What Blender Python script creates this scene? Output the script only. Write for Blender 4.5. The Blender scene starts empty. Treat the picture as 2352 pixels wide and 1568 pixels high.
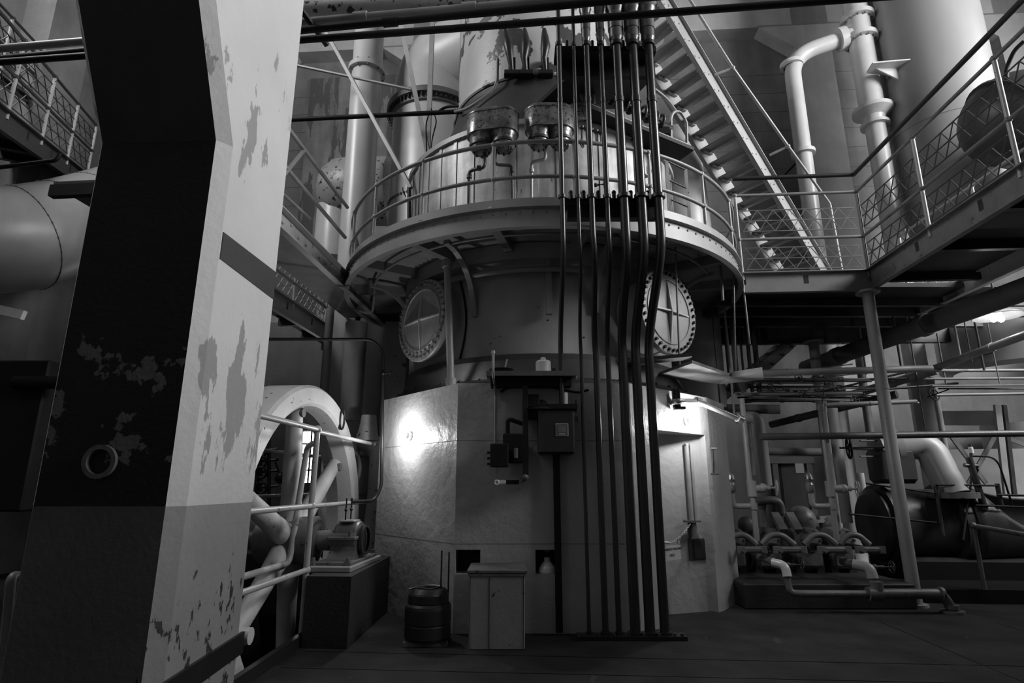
import bpy, bmesh, math, random
from mathutils import Vector as V, Matrix, Euler
random.seed(7)
C = bpy.context.scene.collection
SC = bpy.context.scene
PI = math.pi
# ------------------------------------------------------------------ camera
FPX = 1337.0                      # focal length in pixels of the 2352 px wide frame
PITCH = math.radians(13.9)
CAMZ = 1.4
cd = bpy.data.cameras.new('camera'); cam = bpy.data.objects.new('camera', cd); C.objects.link(cam)
cam.location = (0, 0, CAMZ); cam.rotation_euler = (PI/2 + PITCH, 0, 0)
cd.sensor_width = 36.0; cd.lens = FPX/2352*36.0; cd.clip_start = .05; cd.clip_end = 200
SC.camera = cam
# ------------------------------------------------------------------ view, world, daylight
SC.view_settings.view_transform = 'Standard'; SC.view_settings.look = 'None'
SC.view_settings.gamma = 1; SC.view_settings.use_curve_mapping = False
SC.view_settings.exposure = 0.0
w = bpy.data.worlds.new('world'); SC.world = w; w.use_nodes = True
w.node_tree.nodes['Background'].inputs[0].default_value = (.5, .5, .5, 1)
w.node_tree.nodes['Background'].inputs[1].default_value = .13
def area(name, loc, to, sx, sy, power):
    l = bpy.data.lights.new(name, 'AREA'); l.shape = 'RECTANGLE'; l.size = sx; l.size_y = sy; l.energy = power
    o = bpy.data.objects.new(name, l); C.objects.link(o); o.location = loc
    o.rotation_euler = (V(to)-V(loc)).to_track_quat('-Z', 'Y').to_euler(); return o
# daylight entering through the two tall windows of the side wall (built below)
area('daylight', (12.9, 2.2, 9.6), (0, 6.8, 6.5), 3.6, 5.0, 1900)
area('daylight', (12.6, 7.2, 10.4), (2, 9.5, 7.0), 2.4, 3.6, 90)
area('daylight', (-8.6, 4.4, 11.6), (-1.0, 10.5, 7.0), 2.8, 2.8, 620)
def point(name, loc, power, r=.03):
    l = bpy.data.lights.new(name, 'POINT'); l.energy = power; l.shadow_soft_size = r
    o = bpy.data.objects.new(name, l); C.objects.link(o); o.location = loc; return o

# ------------------------------------------------------------------ reading places
CT, ST = math.cos(PITCH), math.sin(PITCH)
def ray(u, v):
    x = (u-1176)/FPX; y = (784-v)/FPX
    return V((x, CT-y*ST, ST+y*CT))
def at(u, v, Y):                  # the point at depth Y (metres from the camera along the floor) seen at pixel u, v
    d = ray(u, v); return V((0, 0, CAMZ)) + d*(Y/d.y)
def atz(u, v, z):                 # ... at height z
    d = ray(u, v); return V((0, 0, CAMZ)) + d*((z-CAMZ)/d.z)
EX = V((.99734, -.0729, 0)); EY = V((.0729, .99734, 0)); EZ = V((0, 0, 1))   # the hall's own axes
def B(a, b, z=0): return EX*a + EY*b + EZ*z
RB = Matrix((EX, EY, EZ)).transposed()       # rotation of the hall frame
# ------------------------------------------------------------------ mesh builder
class MB:
    def __init__(s): s.v = []; s.f = []; s.m = []; s.sm = []
    def add(s, vs, fs, smooth=False, mi=0):
        o = len(s.v); s.v += [V(a) for a in vs]
        for f in fs: s.f.append([o+i for i in f]); s.sm.append(smooth); s.m.append(mi)
        return s
    def box(s, c, size, R=None, bev=0, mi=0):
        c = V(c); hx, hy, hz = [a/2 for a in size]
        if bev:
            b = min(bev, hx*.9, hy*.9, hz*.9)
            pts = []
            for sx in (-1, 1):
                for sy in (-1, 1):
                    for sz in (-1, 1):
                        pts += [V((sx*(hx-b), sy*(hy-b), sz*hz)), V((sx*(hx-b), sy*hy, sz*(hz-b))), V((sx*hx, sy*(hy-b), sz*(hz-b)))]
            def i(sx, sy, sz, k): return ((0 if sx < 0 else 1)*4+(0 if sy < 0 else 1)*2+(0 if sz < 0 else 1))*3+k
            fs = []
            for z in (-1, 1): fs.append([i(-1,-1,z,0), i(1,-1,z,0), i(1,1,z,0), i(-1,1,z,0)])
            for y in (-1, 1): fs.append([i(-1,y,-1,1), i(1,y,-1,1), i(1,y,1,1), i(-1,y,1,1)])
            for x in (-1, 1): fs.append([i(x,-1,-1,2), i(x,1,-1,2), i(x,1,1,2), i(x,-1,1,2)])
            for a in (-1, 1):
                for b2 in (-1, 1):
                    fs.append([i(-1,a,b2,0), i(1,a,b2,0), i(1,a,b2,1), i(-1,a,b2,1)])
                    fs.append([i(a,-1,b2,0), i(a,1,b2,0), i(a,1,b2,2), i(a,-1,b2,2)])
                    fs.append([i(a,b2,-1,1), i(a,b2,1,1), i(a,b2,1,2), i(a,b2,-1,2)])
                    for c3 in (-1, 1): fs.append([i(a,b2,c3,0), i(a,b2,c3,1), i(a,b2,c3,2)])
            pts = [c + ((R @ p) if R else p) for p in pts]
            return s.add(pts, fs, False, mi)
        P = [V((x*hx, y*hy, z*hz)) for z in (-1, 1) for y in (-1, 1) for x in (-1, 1)]
        P = [c + ((R @ p) if R else p) for p in P]
        return s.add(P, [(0,2,3,1), (4,5,7,6), (0,1,5,4), (2,6,7,3), (0,4,6,2), (1,3,7,5)], False, mi)
    def cyl(s, a, b, r, r2=None, n=16, cap=True, mi=0, smooth=True):
        a = V(a); b = V(b); r2 = r if r2 is None else r2
        q = (b-a).to_track_quat('Z', 'Y').to_matrix()
        e = [q @ V((math.cos(2*PI*i/n), math.sin(2*PI*i/n), 0)) for i in range(n)]
        s.add([a+d*r for d in e]+[b+d*r2 for d in e], [(i, (i+1)%n, n+(i+1)%n, n+i) for i in range(n)], smooth, mi)
        if cap:
            s.add([a+d*r for d in e], [list(range(n))[::-1]], False, mi); s.add([b+d*r2 for d in e], [list(range(n))], False, mi)
        return s
    def tube(s, pts, r, n=12, cap=True, mi=0, closed=False):
        pts = [V(p) for p in pts]; m = len(pts)
        rs = r if isinstance(r, (list, tuple)) else [r]*m
        tg = []
        for i in range(m):
            if closed: t = pts[(i+1)%m]-pts[i-1]
            else: t = pts[min(i+1, m-1)]-pts[max(i-1, 0)]
            tg.append(t.normalized() if t.length > 1e-9 else V((0,0,1)))
        ref = V((0,0,1)) if abs(tg[0].z) < .9 else V((1,0,0))
        nrm = (ref - tg[0]*ref.dot(tg[0])).normalized()
        vs = []
        for i in range(m):
            nrm = (nrm - tg[i]*nrm.dot(tg[i])).normalized(); bi = tg[i].cross(nrm)
            vs += [pts[i] + (nrm*math.cos(2*PI*k/n)+bi*math.sin(2*PI*k/n))*rs[i] for k in range(n)]
        fs = []
        for i in range(m if closed else m-1):
            j = (i+1) % m
            for k in range(n): fs.append((i*n+k, i*n+(k+1)%n, j*n+(k+1)%n, j*n+k))
        s.add(vs, fs, True, mi)
        if cap and not closed:
            s.add(vs[:n], [list(range(n))[::-1]], False, mi); s.add(vs[-n:], [list(range(n))], False, mi)
        return s
    def lathe(s, c, prof, n=64, axis=None, a0=0, a1=2*PI, mi=0, smooth=True, sharp=True):
        """prof: list of (r, h) about axis (default z) through c"""
        c = V(c); q = (V(axis).to_track_quat('Z', 'Y').to_matrix() if axis is not None else Matrix.Identity(3))
        full = abs(a1-a0-2*PI) < 1e-6; m = n if full else n+1
        def ring(r, h): return [c + q @ V((r*math.cos(a0+(a1-a0)*k/n), r*math.sin(a0+(a1-a0)*k/n), h)) for k in range(m)]
        for i in range(len(prof)-1):
            A = ring(*prof[i]); D = ring(*prof[i+1])
            s.add(A+D, [(k, (k+1)%m, m+(k+1)%m, m+k) for k in range(n if full else m-1)], smooth, mi)
        return s
    def prism(s, poly, z0, z1, mi=0, smooth=False):
        n = len(poly); a = [V((p[0], p[1], z0)) for p in poly]; b = [V((p[0], p[1], z1)) for p in poly]
        s.add(a+b, [(i, (i+1)%n, n+(i+1)%n, n+i) for i in range(n)], smooth, mi)
        s.add(a, [list(range(n))[::-1]], False, mi); s.add(b, [list(range(n))], False, mi); return s
    def plate(s, poly, nrm, t, mi=0):
        """extrude a 3-D polygon by t along nrm"""
        n = len(poly); a = [V(p) for p in poly]; d = V(nrm).normalized()*t; b = [p+d for p in a]
        return s.add(a+b, [(i, (i+1)%n, n+(i+1)%n, n+i) for i in range(n)]+[list(range(n))[::-1], [n+i for i in range(n)]], False, mi)
    def sphere(s, c, r, n=16, m=10, sc=(1,1,1), R=None, mi=0):
        vs = []; c = V(c)
        for j in range(m+1):
            t = PI*j/m
            for i in range(n):
                p = V((math.sin(t)*math.cos(2*PI*i/n)*sc[0], math.sin(t)*math.sin(2*PI*i/n)*sc[1], math.cos(t)*sc[2]))*r
                vs.append(c + ((R @ p) if R else p))
        return s.add(vs, [(j*n+i, (j+1)*n+i, (j+1)*n+(i+1)%n, j*n+(i+1)%n) for j in range(m) for i in range(n)], True, mi)
    def torus(s, c, R_, r, axis=(0,0,1), n=32, k=10, mi=0):
        q = V(axis).to_track_quat('Z', 'Y').to_matrix()
        return s.tube([V(c)+q @ V((R_*math.cos(2*PI*i/n), R_*math.sin(2*PI*i/n), 0)) for i in range(n)], r, n=k, closed=True, mi=mi)
    def bar(s, a, b, w, h, up=(0,0,1), mi=0):
        a = V(a); b = V(b); d = (b-a); L = d.length; d.normalize(); up = V(up); sd = d.cross(up)
        if sd.length < 1e-4: sd = d.cross(V((1,0,0)))
        sd.normalize(); up = sd.cross(d)
        R = Matrix((sd, d, up)).transposed()
        return s.box((a+b)/2, (w, L, h), R, mi=mi)
    def build(s, name, mats, parent=None, origin=None):
        if name in ('rivets', 'flange_bolts', 'cover_bolts', 'post_fitting', 'tread_angle', 'form_joint') and parent.type == 'MESH':
            return s.join_to(parent, mats)
        me = bpy.data.meshes.new(name)
        if parent is not None:
            o0 = V((0,0,0)); p = parent
            while p is not None: o0 += V(p.location); p = p.parent
            loc = V((0,0,0))
        else:
            if origin is None:
                xs = [a.x for a in s.v]; ys = [a.y for a in s.v]; zs = [a.z for a in s.v]
                origin = ((min(xs)+max(xs))/2, (min(ys)+max(ys))/2, min(zs))
            o0 = V(origin); loc = V(origin)
        me.from_pydata([tuple(a-o0) for a in s.v], [], s.f)
        for i, p in enumerate(me.polygons): p.use_smooth = s.sm[i]; p.material_index = s.m[i]
        for mm in (mats if isinstance(mats, (list, tuple)) else [mats]): me.materials.append(mm)
        me.update()
        o = bpy.data.objects.new(name, me); C.objects.link(o); o.location = loc
        if parent is not None: o.parent = parent
        return o
def _join_to(s, parent, m):
    '''small studs and seams are added to the surface they sit on'''
    o0 = V((0,0,0)); p = parent
    while p is not None: o0 += V(p.location); p = p.parent
    me = parent.data; bm = bmesh.new(); bm.from_mesh(me)
    if m.name not in [x.name for x in me.materials]: me.materials.append(m)
    mi = [x.name for x in me.materials].index(m.name)
    vs = [bm.verts.new(a-o0) for a in s.v]
    for f, sm_ in zip(s.f, s.sm):
        try: q = bm.faces.new([vs[i] for i in f]); q.smooth = sm_; q.material_index = mi
        except ValueError: pass
    bm.to_mesh(me); bm.free(); return parent
MB.join_to = _join_to
def bend(pts, rad, seg=6):
    """polyline with rounded corners"""
    pts = [V(p) for p in pts]; out = [pts[0]]
    for i in range(1, len(pts)-1):
        p = pts[i]; a = (pts[i-1]-p); b = (pts[i+1]-p); la, lb = a.length, b.length
        r = rad[i-1] if isinstance(rad, (list, tuple)) else rad
        t = min(r, la*.49, lb*.49); a = a.normalized()*t; b = b.normalized()*t
        for k in range(seg+1):
            q = k/seg; out.append(p + a*(1-q)**2 + b*q**2)
    out.append(pts[-1]); return out
def tag(o, label, cat, group=None, kind=None):
    if label: o['label'] = label
    if cat: o['category'] = cat
    if group: o['group'] = group
    if kind: o['kind'] = kind
    return o
def thing(name, label, cat, loc, group=None):
    o = bpy.data.objects.new(name, None); C.objects.link(o); o.location = V(loc); o.empty_display_size = .1
    bpy.context.view_layer.update() if False else None
    return tag(o, label, cat, group)
def solo(name, mb, m, label, cat, group=None): return tag(mb.build(name, m), label, cat, group)
def struct(name, mb, m): return tag(mb.build(name, m), None, None, None, 'structure')
def dup(root, loc, label=None, rotz=None):
    r = root.copy(); C.objects.link(r); r.location = V(loc)
    if rotz is not None: r.rotation_euler = (0, 0, rotz)
    if label: r['label'] = label
    for ch in list(root.children):
        c = ch.copy(); C.objects.link(c); c.parent = r
        for g in list(ch.children):
            d = g.copy(); C.objects.link(d); d.parent = c
    return r
# ------------------------------------------------------------------ materials
MATS = {}
def mat(name, v, rough=.55, metal=0., var=.18, scale=3., chips=None, streak=0., bump=.12, bscale=30., specks=None, spec=.5, zone=None):
    m = bpy.data.materials.new(name); m.use_nodes = True; nt = m.node_tree; N = nt.nodes; L = nt.links
    bs = N['Principled BSDF']; bs.inputs['Roughness'].default_value = rough; bs.inputs['Metallic'].default_value = metal
    bs.inputs['Specular IOR Level'].default_value = spec
    tc = N.new('ShaderNodeTexCoord')
    def noise(sc, detail=5, stretch=None, rgh=.55):
        n = N.new('ShaderNodeTexNoise'); n.inputs['Scale'].default_value = sc; n.inputs['Detail'].default_value = detail; n.inputs['Roughness'].default_value = rgh
        if stretch:
            mp = N.new('ShaderNodeMapping'); mp.inputs['Scale'].default_value = stretch
            L.new(tc.outputs['Object'], mp.inputs[0]); L.new(mp.outputs[0], n.inputs['Vector'])
        else: L.new(tc.outputs['Object'], n.inputs['Vector'])
        return n.outputs['Fac']
    def ramp(src, p0, c0, p1, c1, const=False):
        r = N.new('ShaderNodeValToRGB'); r.color_ramp.interpolation = 'LINEAR'
        e = r.color_ramp.elements; e[0].position = p0; e[1].position = p1
        e[0].color = (c0,)*3+(1,); e[1].color = (c1,)*3+(1,); L.new(src, r.inputs[0]); return r.outputs[0]
    def mix(f, a, b, mode='MIX'):
        x = N.new('ShaderNodeMix'); x.data_type = 'RGBA'; x.blend_type = mode
        if isinstance(f, float): x.inputs[0].default_value = f
        else: L.new(f, x.inputs[0])
        for s_, i in ((a, 6), (b, 7)):
            if isinstance(s_, (int, float)): x.inputs[i].default_value = (s_,)*3+(1,)
            else: L.new(s_, x.inputs[i])
        return x.outputs[2]
    col = ramp(noise(scale), .3, v*(1-var), .7, min(1, v*(1+var)))
    if streak: col = mix(1.0, col, ramp(noise(scale*2, 4, (1, 1, .08)), .35, 1-streak, .65, 1), 'MULTIPLY')
    if chips:
        c2, sc, th = chips[:3]; st = chips[3] if len(chips) > 3 else None
        src = noise(sc, 7, st, .6)
        if zone:                                     # paint wears off more at certain heights of the thing
            sp = N.new('ShaderNodeSeparateXYZ'); L.new(tc.outputs['Object'], sp.inputs[0])
            for (za, zb, amt) in zone:
                zm_, hw = (za+zb)/2, (zb-za)/2
                n1 = N.new('ShaderNodeMath'); n1.operation = 'SUBTRACT'; L.new(sp.outputs[2], n1.inputs[0]); n1.inputs[1].default_value = zm_
                n2 = N.new('ShaderNodeMath'); n2.operation = 'ABSOLUTE'; L.new(n1.outputs[0], n2.inputs[0])
                mr = N.new('ShaderNodeMapRange'); mr.inputs[1].default_value = hw*.5; mr.inputs[2].default_value = hw*1.1; mr.inputs[3].default_value = amt; mr.inputs[4].default_value = 0
                L.new(n2.outputs[0], mr.inputs[0]); ad = N.new('ShaderNodeMath'); ad.operation = 'ADD'; L.new(src, ad.inputs[0]); L.new(mr.outputs[0], ad.inputs[1]); src = ad.outputs[0]
        f = ramp(src, th, 0, th+.012, 1); col = mix(f, col, c2)
    if specks:
        c2, sc, th = specks; col = mix(ramp(noise(sc, 3), th, 0, th+.01, 1), col, c2)
    L.new(col, bs.inputs['Base Color'])
    if bump:
        b = N.new('ShaderNodeBump'); b.inputs['Strength'].default_value = bump; b.inputs['Distance'].default_value = .02
        L.new(noise(bscale, 4), b.inputs['Height']); L.new(b.outputs[0], bs.inputs['Normal'])
    MATS[name] = m; return m
def emis(name, v, s):
    m = bpy.data.materials.new(name); m.use_nodes = True; nt = m.node_tree; nt.nodes.clear()
    e = nt.nodes.new('ShaderNodeEmission'); e.inputs[0].default_value = (v,)*3+(1,); e.inputs[1].default_value = s
    o = nt.nodes.new('ShaderNodeOutputMaterial'); nt.links.new(e.outputs[0], o.inputs[0]); return m
white = mat('white_paint', .5, .45, scale=2, specks=(.12, 22, .72))
white_pipe = mat('white_gloss_paint', .5, .32, scale=1.5, var=.1, bump=.05)
chipped_pipe = mat('chipped_white_pipe', .42, .4, chips=(.03, 14, .62), bump=.05)
rail_paint = mat('pale_rail_paint', .34, .4, chips=(.05, 18, .66), bump=.05)
rail_grey = mat('grey_rail_paint', .22, .42, bump=.05)
concrete = mat('wall_concrete', .165, .85, scale=1.2, var=.25, streak=.25, bump=.3, bscale=12)
stained = mat('stained_concrete', .2, .85, scale=1.5, var=.3, chips=(.07, 2.2, .5, (1, 1, .16)), streak=.4, bump=.3, bscale=12)
base_paint = mat('rough_painted_concrete', .42, .4, scale=1.2, var=.12, specks=(.1, 40, .74), bump=.55, bscale=9, spec=.6)
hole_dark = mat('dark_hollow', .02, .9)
floor_m = mat('floor_boards', .022, .8, spec=.25, scale=2.5, var=.5, chips=(.05, 6, .66, (1, .25, 1)), bump=.2)
lat_catwalk = mat('catwalk_dark_paint', .035, .5, bump=.05)
col_white = mat('column_white_paint', .6, .6, scale=1.5, var=.06, bump=.25, bscale=14, specks=(.3, 26, .72))
turb_grey = mat('turbine_grey_paint', .3, .38, scale=2, var=.15, chips=(.015, 4.5, .655), bump=.06)
turb_peel = mat('turbine_peeling_paint', .42, .4, scale=2, var=.12, chips=(.05, 2.2, .555), bump=.1)
shoulder_m = mat('dark_grey_shell', .035, .42, scale=2, var=.2, bump=.08)
jacket = mat('sheet_jacket', .42, .45, .25, scale=3, var=.35, streak=.55, chips=(.1, 9, .66, (1, 1, .2)), bump=.06)
ring_m = mat('platform_grey_paint', .3, .42, scale=2, var=.15, chips=(.06, 7, .72), bump=.05)
under_m = mat('platform_underside', .28, .6, scale=2, var=.25)
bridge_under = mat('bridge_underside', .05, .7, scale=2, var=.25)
dark_steel = mat('dark_steel', .022, .4, .3, bump=.06)
black = mat('black_paint', .007, .6, var=.4, bump=.1, spec=.25)
conduit_m = mat('black_conduit', .035, .3, .2, scale=4, bump=.03, spec=.6)
sleeve_m = mat('conduit_coupling', .12, .35, .4, bump=.05)
machine = mat('machine_grey', .13, .42, scale=4, var=.3, chips=(.03, 10, .64), bump=.1)
machine_dark = mat('machine_dark_green_grey', .04, .4, scale=4, var=.3, bump=.1)
oily = mat('oily_tank_metal', .22, .3, .5, scale=8, var=.6, chips=(.04, 26, .58), bump=.15)
rusty = mat('rust_speckled_paint', .3, .4, scale=2, chips=(.02, 11, .585), bump=.15)
duct_m = mat('grey_duct_paint', .4, .38, scale=1.5, var=.12, streak=.15, bump=.04)
steel_beam = mat('steel_beam_paint', .2, .45, scale=2, var=.2, chips=(.05, 9, .72), bump=.05)
stair_m = mat('stair_steel_paint', .3, .45, scale=2, var=.15, specks=(.08, 20, .7))
wood_m = mat('weathered_boards', .25, .7, scale=3, var=.3, chips=(.1, 7, .62, (.3, 1, 1)), bump=.2)
crate_m = mat('pale_crate_paint', .27, .6, scale=3, var=.15, chips=(.04, 9, .68), bump=.15)
crate_top = mat('worn_crate_lid', .13, .6, scale=4, var=.4, chips=(.05, 8, .6))
enamel = mat('white_enamel', .7, .2, bump=0)
porcelain = mat('porcelain', .6, .25, bump=0)
rubber = mat('black_rubber', .02, .45, bump=.1)
ink = mat('black_ink', .01, .6, bump=0)
sign_m = mat('sign_white', .5, .5, bump=0)
bulb_e = emis('bulb_light', 1., 60.)
sky_e = emis('overcast_sky', 1., 6.)
dim_bulb = emis('lamp_glow', 1., 8.)
# ================================================================== THE HALL
# floor with the flywheel pit left open
fl = MB()
def quadf(mb, a0, a1, b0, b1, z, mi=0): mb.add([B(a0,b0,z), B(a1,b0,z), B(a1,b1,z), B(a0,b1,z)], [(0,1,2,3)], False, mi)
PX0, PX1, PY0, PY1 = -3.6, -2.36, 3.9, 9.2         # pit in hall coordinates
quadf(fl, -14, PX0, -6, 16, 0); quadf(fl, PX1, 14, -6, 16, 0); quadf(fl, PX0, PX1, -6, PY0, 0); quadf(fl, PX0, PX1, PY1, 16, 0)
o = struct('floor', fl, floor_m)
pit = MB()
for (a, b) in (((PX0,PY0),(PX1,PY0)), ((PX1,PY0),(PX1,PY1)), ((PX1,PY1),(PX0,PY1)), ((PX0,PY1),(PX0,PY0))):
    pit.add([B(a[0],a[1],0), B(b[0],b[1],0), B(b[0],b[1],-1.4), B(a[0],a[1],-1.4)], [(0,1,2,3)])
quadf(pit, PX0, PX1, PY0, PY1, -1.4)
struct('floor_pit', pit, hole_dark)
fs = MB()                                            # plate seams in the floor
for b in (4.5, 4.95, 5.42): fs.bar(B(-2.2, b, .001), B(9, b, .001), .008, .004)
for k in range(4): fs.bar(B(3.4+k*1.2, 4.0, .001), B(3.4+k*1.2, 7.0, .001), .008, .004)
struct('floor_seams', fs, black)
# far wall: boarded concrete with piers, beam and haunches
WY = 13.6
bw = MB(); bw.box(B(-1, WY+.3, 7.5), (28, .6, 16.4), RB); struct('wall_back', bw, concrete)
st = MB()
for b0, b1, z0, z1 in ((-6.6, -3.6, 5.0, 12.4),): st.box(B((b0+b1)/2, WY-.03, (z0+z1)/2), (b1-b0, .06, z1-z0), RB)
struct('wall_back_stained_bay', st, stained)
pr = MB()
for a in (-8.2, -3.2, 1.8, 6.75, 11.7):
    pr.box(B(a, WY-.2, 7), (.9, .5, 14), RB)
    for s in (-1, 1):                                # haunch under the beam
        pr.plate([B(a+s*.45, WY-.45, 12.3), B(a+s*1.35, WY-.45, 13.0), B(a+s*.45, WY-.45, 13.0)], EY, .4)
pr.box(B(0, WY-.2, 14.3), (28, .5, 2.7), RB); pr.box(B(0, WY-.15, 5.2), (28, .35, .5), RB)
struct('wall_back_piers', pr, mat('pier_concrete', .36, .8, scale=1.2, var=.15, streak=.15, bump=.2, bscale=12))
lm = MB()                                            # board marks and ledges on the wall
for z in [5.8+.55*k for k in range(12)]: lm.box(B(0, WY-.003, z), (27, .012, .008), RB)
struct('wall_back_joints', lm, mat('joint_grey', .1, .9))
lw = MB()
for b0, b1, z0, z1 in ((-6, 14, 0, 9.9), (-6, 14, 13.3, 16), (-6, 3.3, 9.9, 13.3), (6.5, 14, 9.9, 13.3)): lw.box(B(-9.3, (b0+b1)/2, (z0+z1)/2), (.5, b1-b0, z1-z0), RB)
struct('wall_left', lw, concrete)
wm = MB()
for k in range(5): wm.box(B(-9.3, 3.3+.8*k, 11.6), (.08, .06, 3.4), RB)
for k in range(5): wm.box(B(-9.3, 4.9, 9.9+.85*k), (.08, 3.2, .05), RB)
struct('window_5', wm, rail_paint)
g = MB(); g.box(B(-9.5, 4.9, 11.6), (.02, 3.2, 3.4), RB); g.build('window_5_sky', sky_e)['kind'] = 'structure'
lp = MB()
for b in (2.4, 8.2): lp.box(B(-8.8, b, 8), (.6, .8, 16), RB)
struct('wall_left_piers', lp, concrete)
rw = MB()                                            # right wall with two window openings
def wallx(a, b0, b1, z0, z1, t=.4): rw.box(B(a, (b0+b1)/2, (z0+z1)/2), (t, b1-b0, z1-z0), RB)
wallx(13.6, -6, 14, 0, 5.2); wallx(13.6, -6, 14, 12.2, 16); wallx(13.6, -6, -.2, 5.2, 12.2); wallx(13.6, 5.0, 5.9, 5.2, 12.2); wallx(13.6, 10.2, 14, 5.2, 12.2)
struct('wall_right', rw, concrete)
for i, (b0, b1) in enumerate(((-.2, 5.0), (5.9, 10.2))):
    wm = MB()
    for k in range(6):
        b = b0+(b1-b0)*k/5; wm.box(B(13.6, b, 8.7), (.08, .06, 7), RB)
    for k in range(8): wm.box(B(13.6, (b0+b1)/2, 5.2+k), (.08, b1-b0, .05), RB)
    struct('window_%d' % (i+1), wm, rail_paint)
    g = MB(); g.box(B(13.8, (b0+b1)/2, 8.7), (.02, b1-b0, 7), RB); g.build('window_%d_sky' % (i+1), sky_e)['kind'] = 'structure'
ce = MB(); ce.box(B(0, 4.5, 16.2), (28, 20, .4), RB)
for b in (2.5, 7.0, 11.0): ce.box(B(0, b, 15.6), (28, .5, .9), RB)
struct('ceiling', ce, concrete)
gal = MB(); gal.box(B(10.1, .2, 4.1), (6.6, 12.4, .25), RB); struct('floor_shade_slab', gal, concrete)  # unseen slab added to keep window light off the lower right
fr_ = MB(); fr_.box(B(-6.2, -2.2, 8), (7.4, .4, 16), RB); struct('wall_light_block', fr_, concrete)  # partial wall added behind the camera, blocks ambient light on the left
# far ground-floor wall on the left behind the flywheel, with the glaring window
fw = MB()
wz = (1.35, 2.15); 
def wpos(u, v): return at(u, v, 12.6)
pa, pb = wpos(684, 1025), wpos(722, 1110)
fw.box(((pa.x+pb.x)/2, 12.85, 3.6), (8, .2, 2.6)) 
z0 = pb.z; z1 = pa.z+.35
fw = MB()
fw.box((-7.5, 12.85, 2.5), (abs(-7.5-pa.x)*2-.0, .2, 5)); 
fw.box(((pb.x+1)/2, 12.85, 2.5), (abs(1-pb.x), .2, 5))
fw.box(((pa.x+pb.x)/2, 12.85, z0/2), (pb.x-pa.x, .2, z0)); fw.box(((pa.x+pb.x)/2, 12.85, (z1+5)/2), (pb.x-pa.x, .2, 5-z1))
struct('wall_far_left', fw, concrete)
g = MB(); g.box(((pa.x+pb.x)/2, 12.93, (z0+z1)/2), (pb.x-pa.x, .02, z1-z0)); g.build('window_3_sky', emis('bright_sky', 1., 14.))['kind'] = 'structure'
g = MB()
for k in range(3): g.box((pa.x+(pb.x-pa.x)*k/2, 12.82, (z0+z1)/2), (.035, .05, z1-z0))
for k in range(5): g.box(((pa.x+pb.x)/2, 12.82, z0+(z1-z0)*k/4), (pb.x-pa.x, .05, .03))
struct('window_3', g, dark_steel)

# ================================================================== THE GREAT COLUMN beside the camera
def column():
    x0, x1, y0, y1 = -2.39, -1.645, 3.02, 3.82
    zk, zp = 3.34, 1.30
    ch = .068
    top = 7.5
    # outline (counter-clockwise from the front-left) at a given push of the front
    def outline(push, dx=0):
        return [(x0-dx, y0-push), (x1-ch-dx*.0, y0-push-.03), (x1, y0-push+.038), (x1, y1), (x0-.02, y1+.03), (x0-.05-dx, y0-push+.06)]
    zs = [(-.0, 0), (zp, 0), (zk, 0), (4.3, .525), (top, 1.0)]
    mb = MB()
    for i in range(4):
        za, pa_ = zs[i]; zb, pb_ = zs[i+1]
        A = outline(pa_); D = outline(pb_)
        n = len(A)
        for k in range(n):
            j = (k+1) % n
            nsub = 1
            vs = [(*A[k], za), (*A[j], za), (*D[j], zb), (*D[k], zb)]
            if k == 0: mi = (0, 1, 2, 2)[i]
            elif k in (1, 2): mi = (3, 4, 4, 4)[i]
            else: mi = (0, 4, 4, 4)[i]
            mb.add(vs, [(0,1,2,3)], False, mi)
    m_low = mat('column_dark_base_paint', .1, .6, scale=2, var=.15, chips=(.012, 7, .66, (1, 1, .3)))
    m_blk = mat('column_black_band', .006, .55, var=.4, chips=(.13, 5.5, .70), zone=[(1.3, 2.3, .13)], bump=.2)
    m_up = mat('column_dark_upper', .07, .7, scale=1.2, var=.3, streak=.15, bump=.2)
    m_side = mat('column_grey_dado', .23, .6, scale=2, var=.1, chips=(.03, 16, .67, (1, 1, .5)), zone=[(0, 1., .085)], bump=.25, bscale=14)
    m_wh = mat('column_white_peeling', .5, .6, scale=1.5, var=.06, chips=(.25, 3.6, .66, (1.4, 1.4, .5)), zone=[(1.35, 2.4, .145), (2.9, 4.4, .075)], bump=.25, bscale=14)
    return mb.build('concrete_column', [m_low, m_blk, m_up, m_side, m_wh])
t = tag(column(), 'massive concrete column with black front face and peeling white side', 'column')
b_ = MB(); b_.plate([(-1.646, 3.065, 2.64), (-1.646, 3.815, 2.645), (-1.646, 3.815, 2.84), (-1.646, 3.065, 2.80)], (1, 0, 0), .006)
b_.build('painted_stripe', mat('stripe_grey', .04, .6), t)
p = MB(); cpl = at(232, 1060, 3.0)
p.lathe(cpl+V((0, 0, 0)), [(.085, 0), (.085, .02), (.062, .02), (.06, -.01), (0, -.01)], 28, axis=(0, -1, 0))
p.build('round_plug', mat('plug_grey', .1, .7), t)
s = MB(); s.plate([(-1.644, 3.0, .38), (-1.644, 3.86, .42), (-1.644, 3.86, .54), (-1.644, 3.0, .50)], (1, 0, 0), .02)
s.build('strap', dark_steel, t)
s = MB(); s.lathe((-1.64, 3.92, .5), [(.0, -.03), (.05, -.03), (.05, .03), (0, .03)], 20, axis=(1, 0, 0)); s.build('strap_bolt', porcelain, t)

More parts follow.
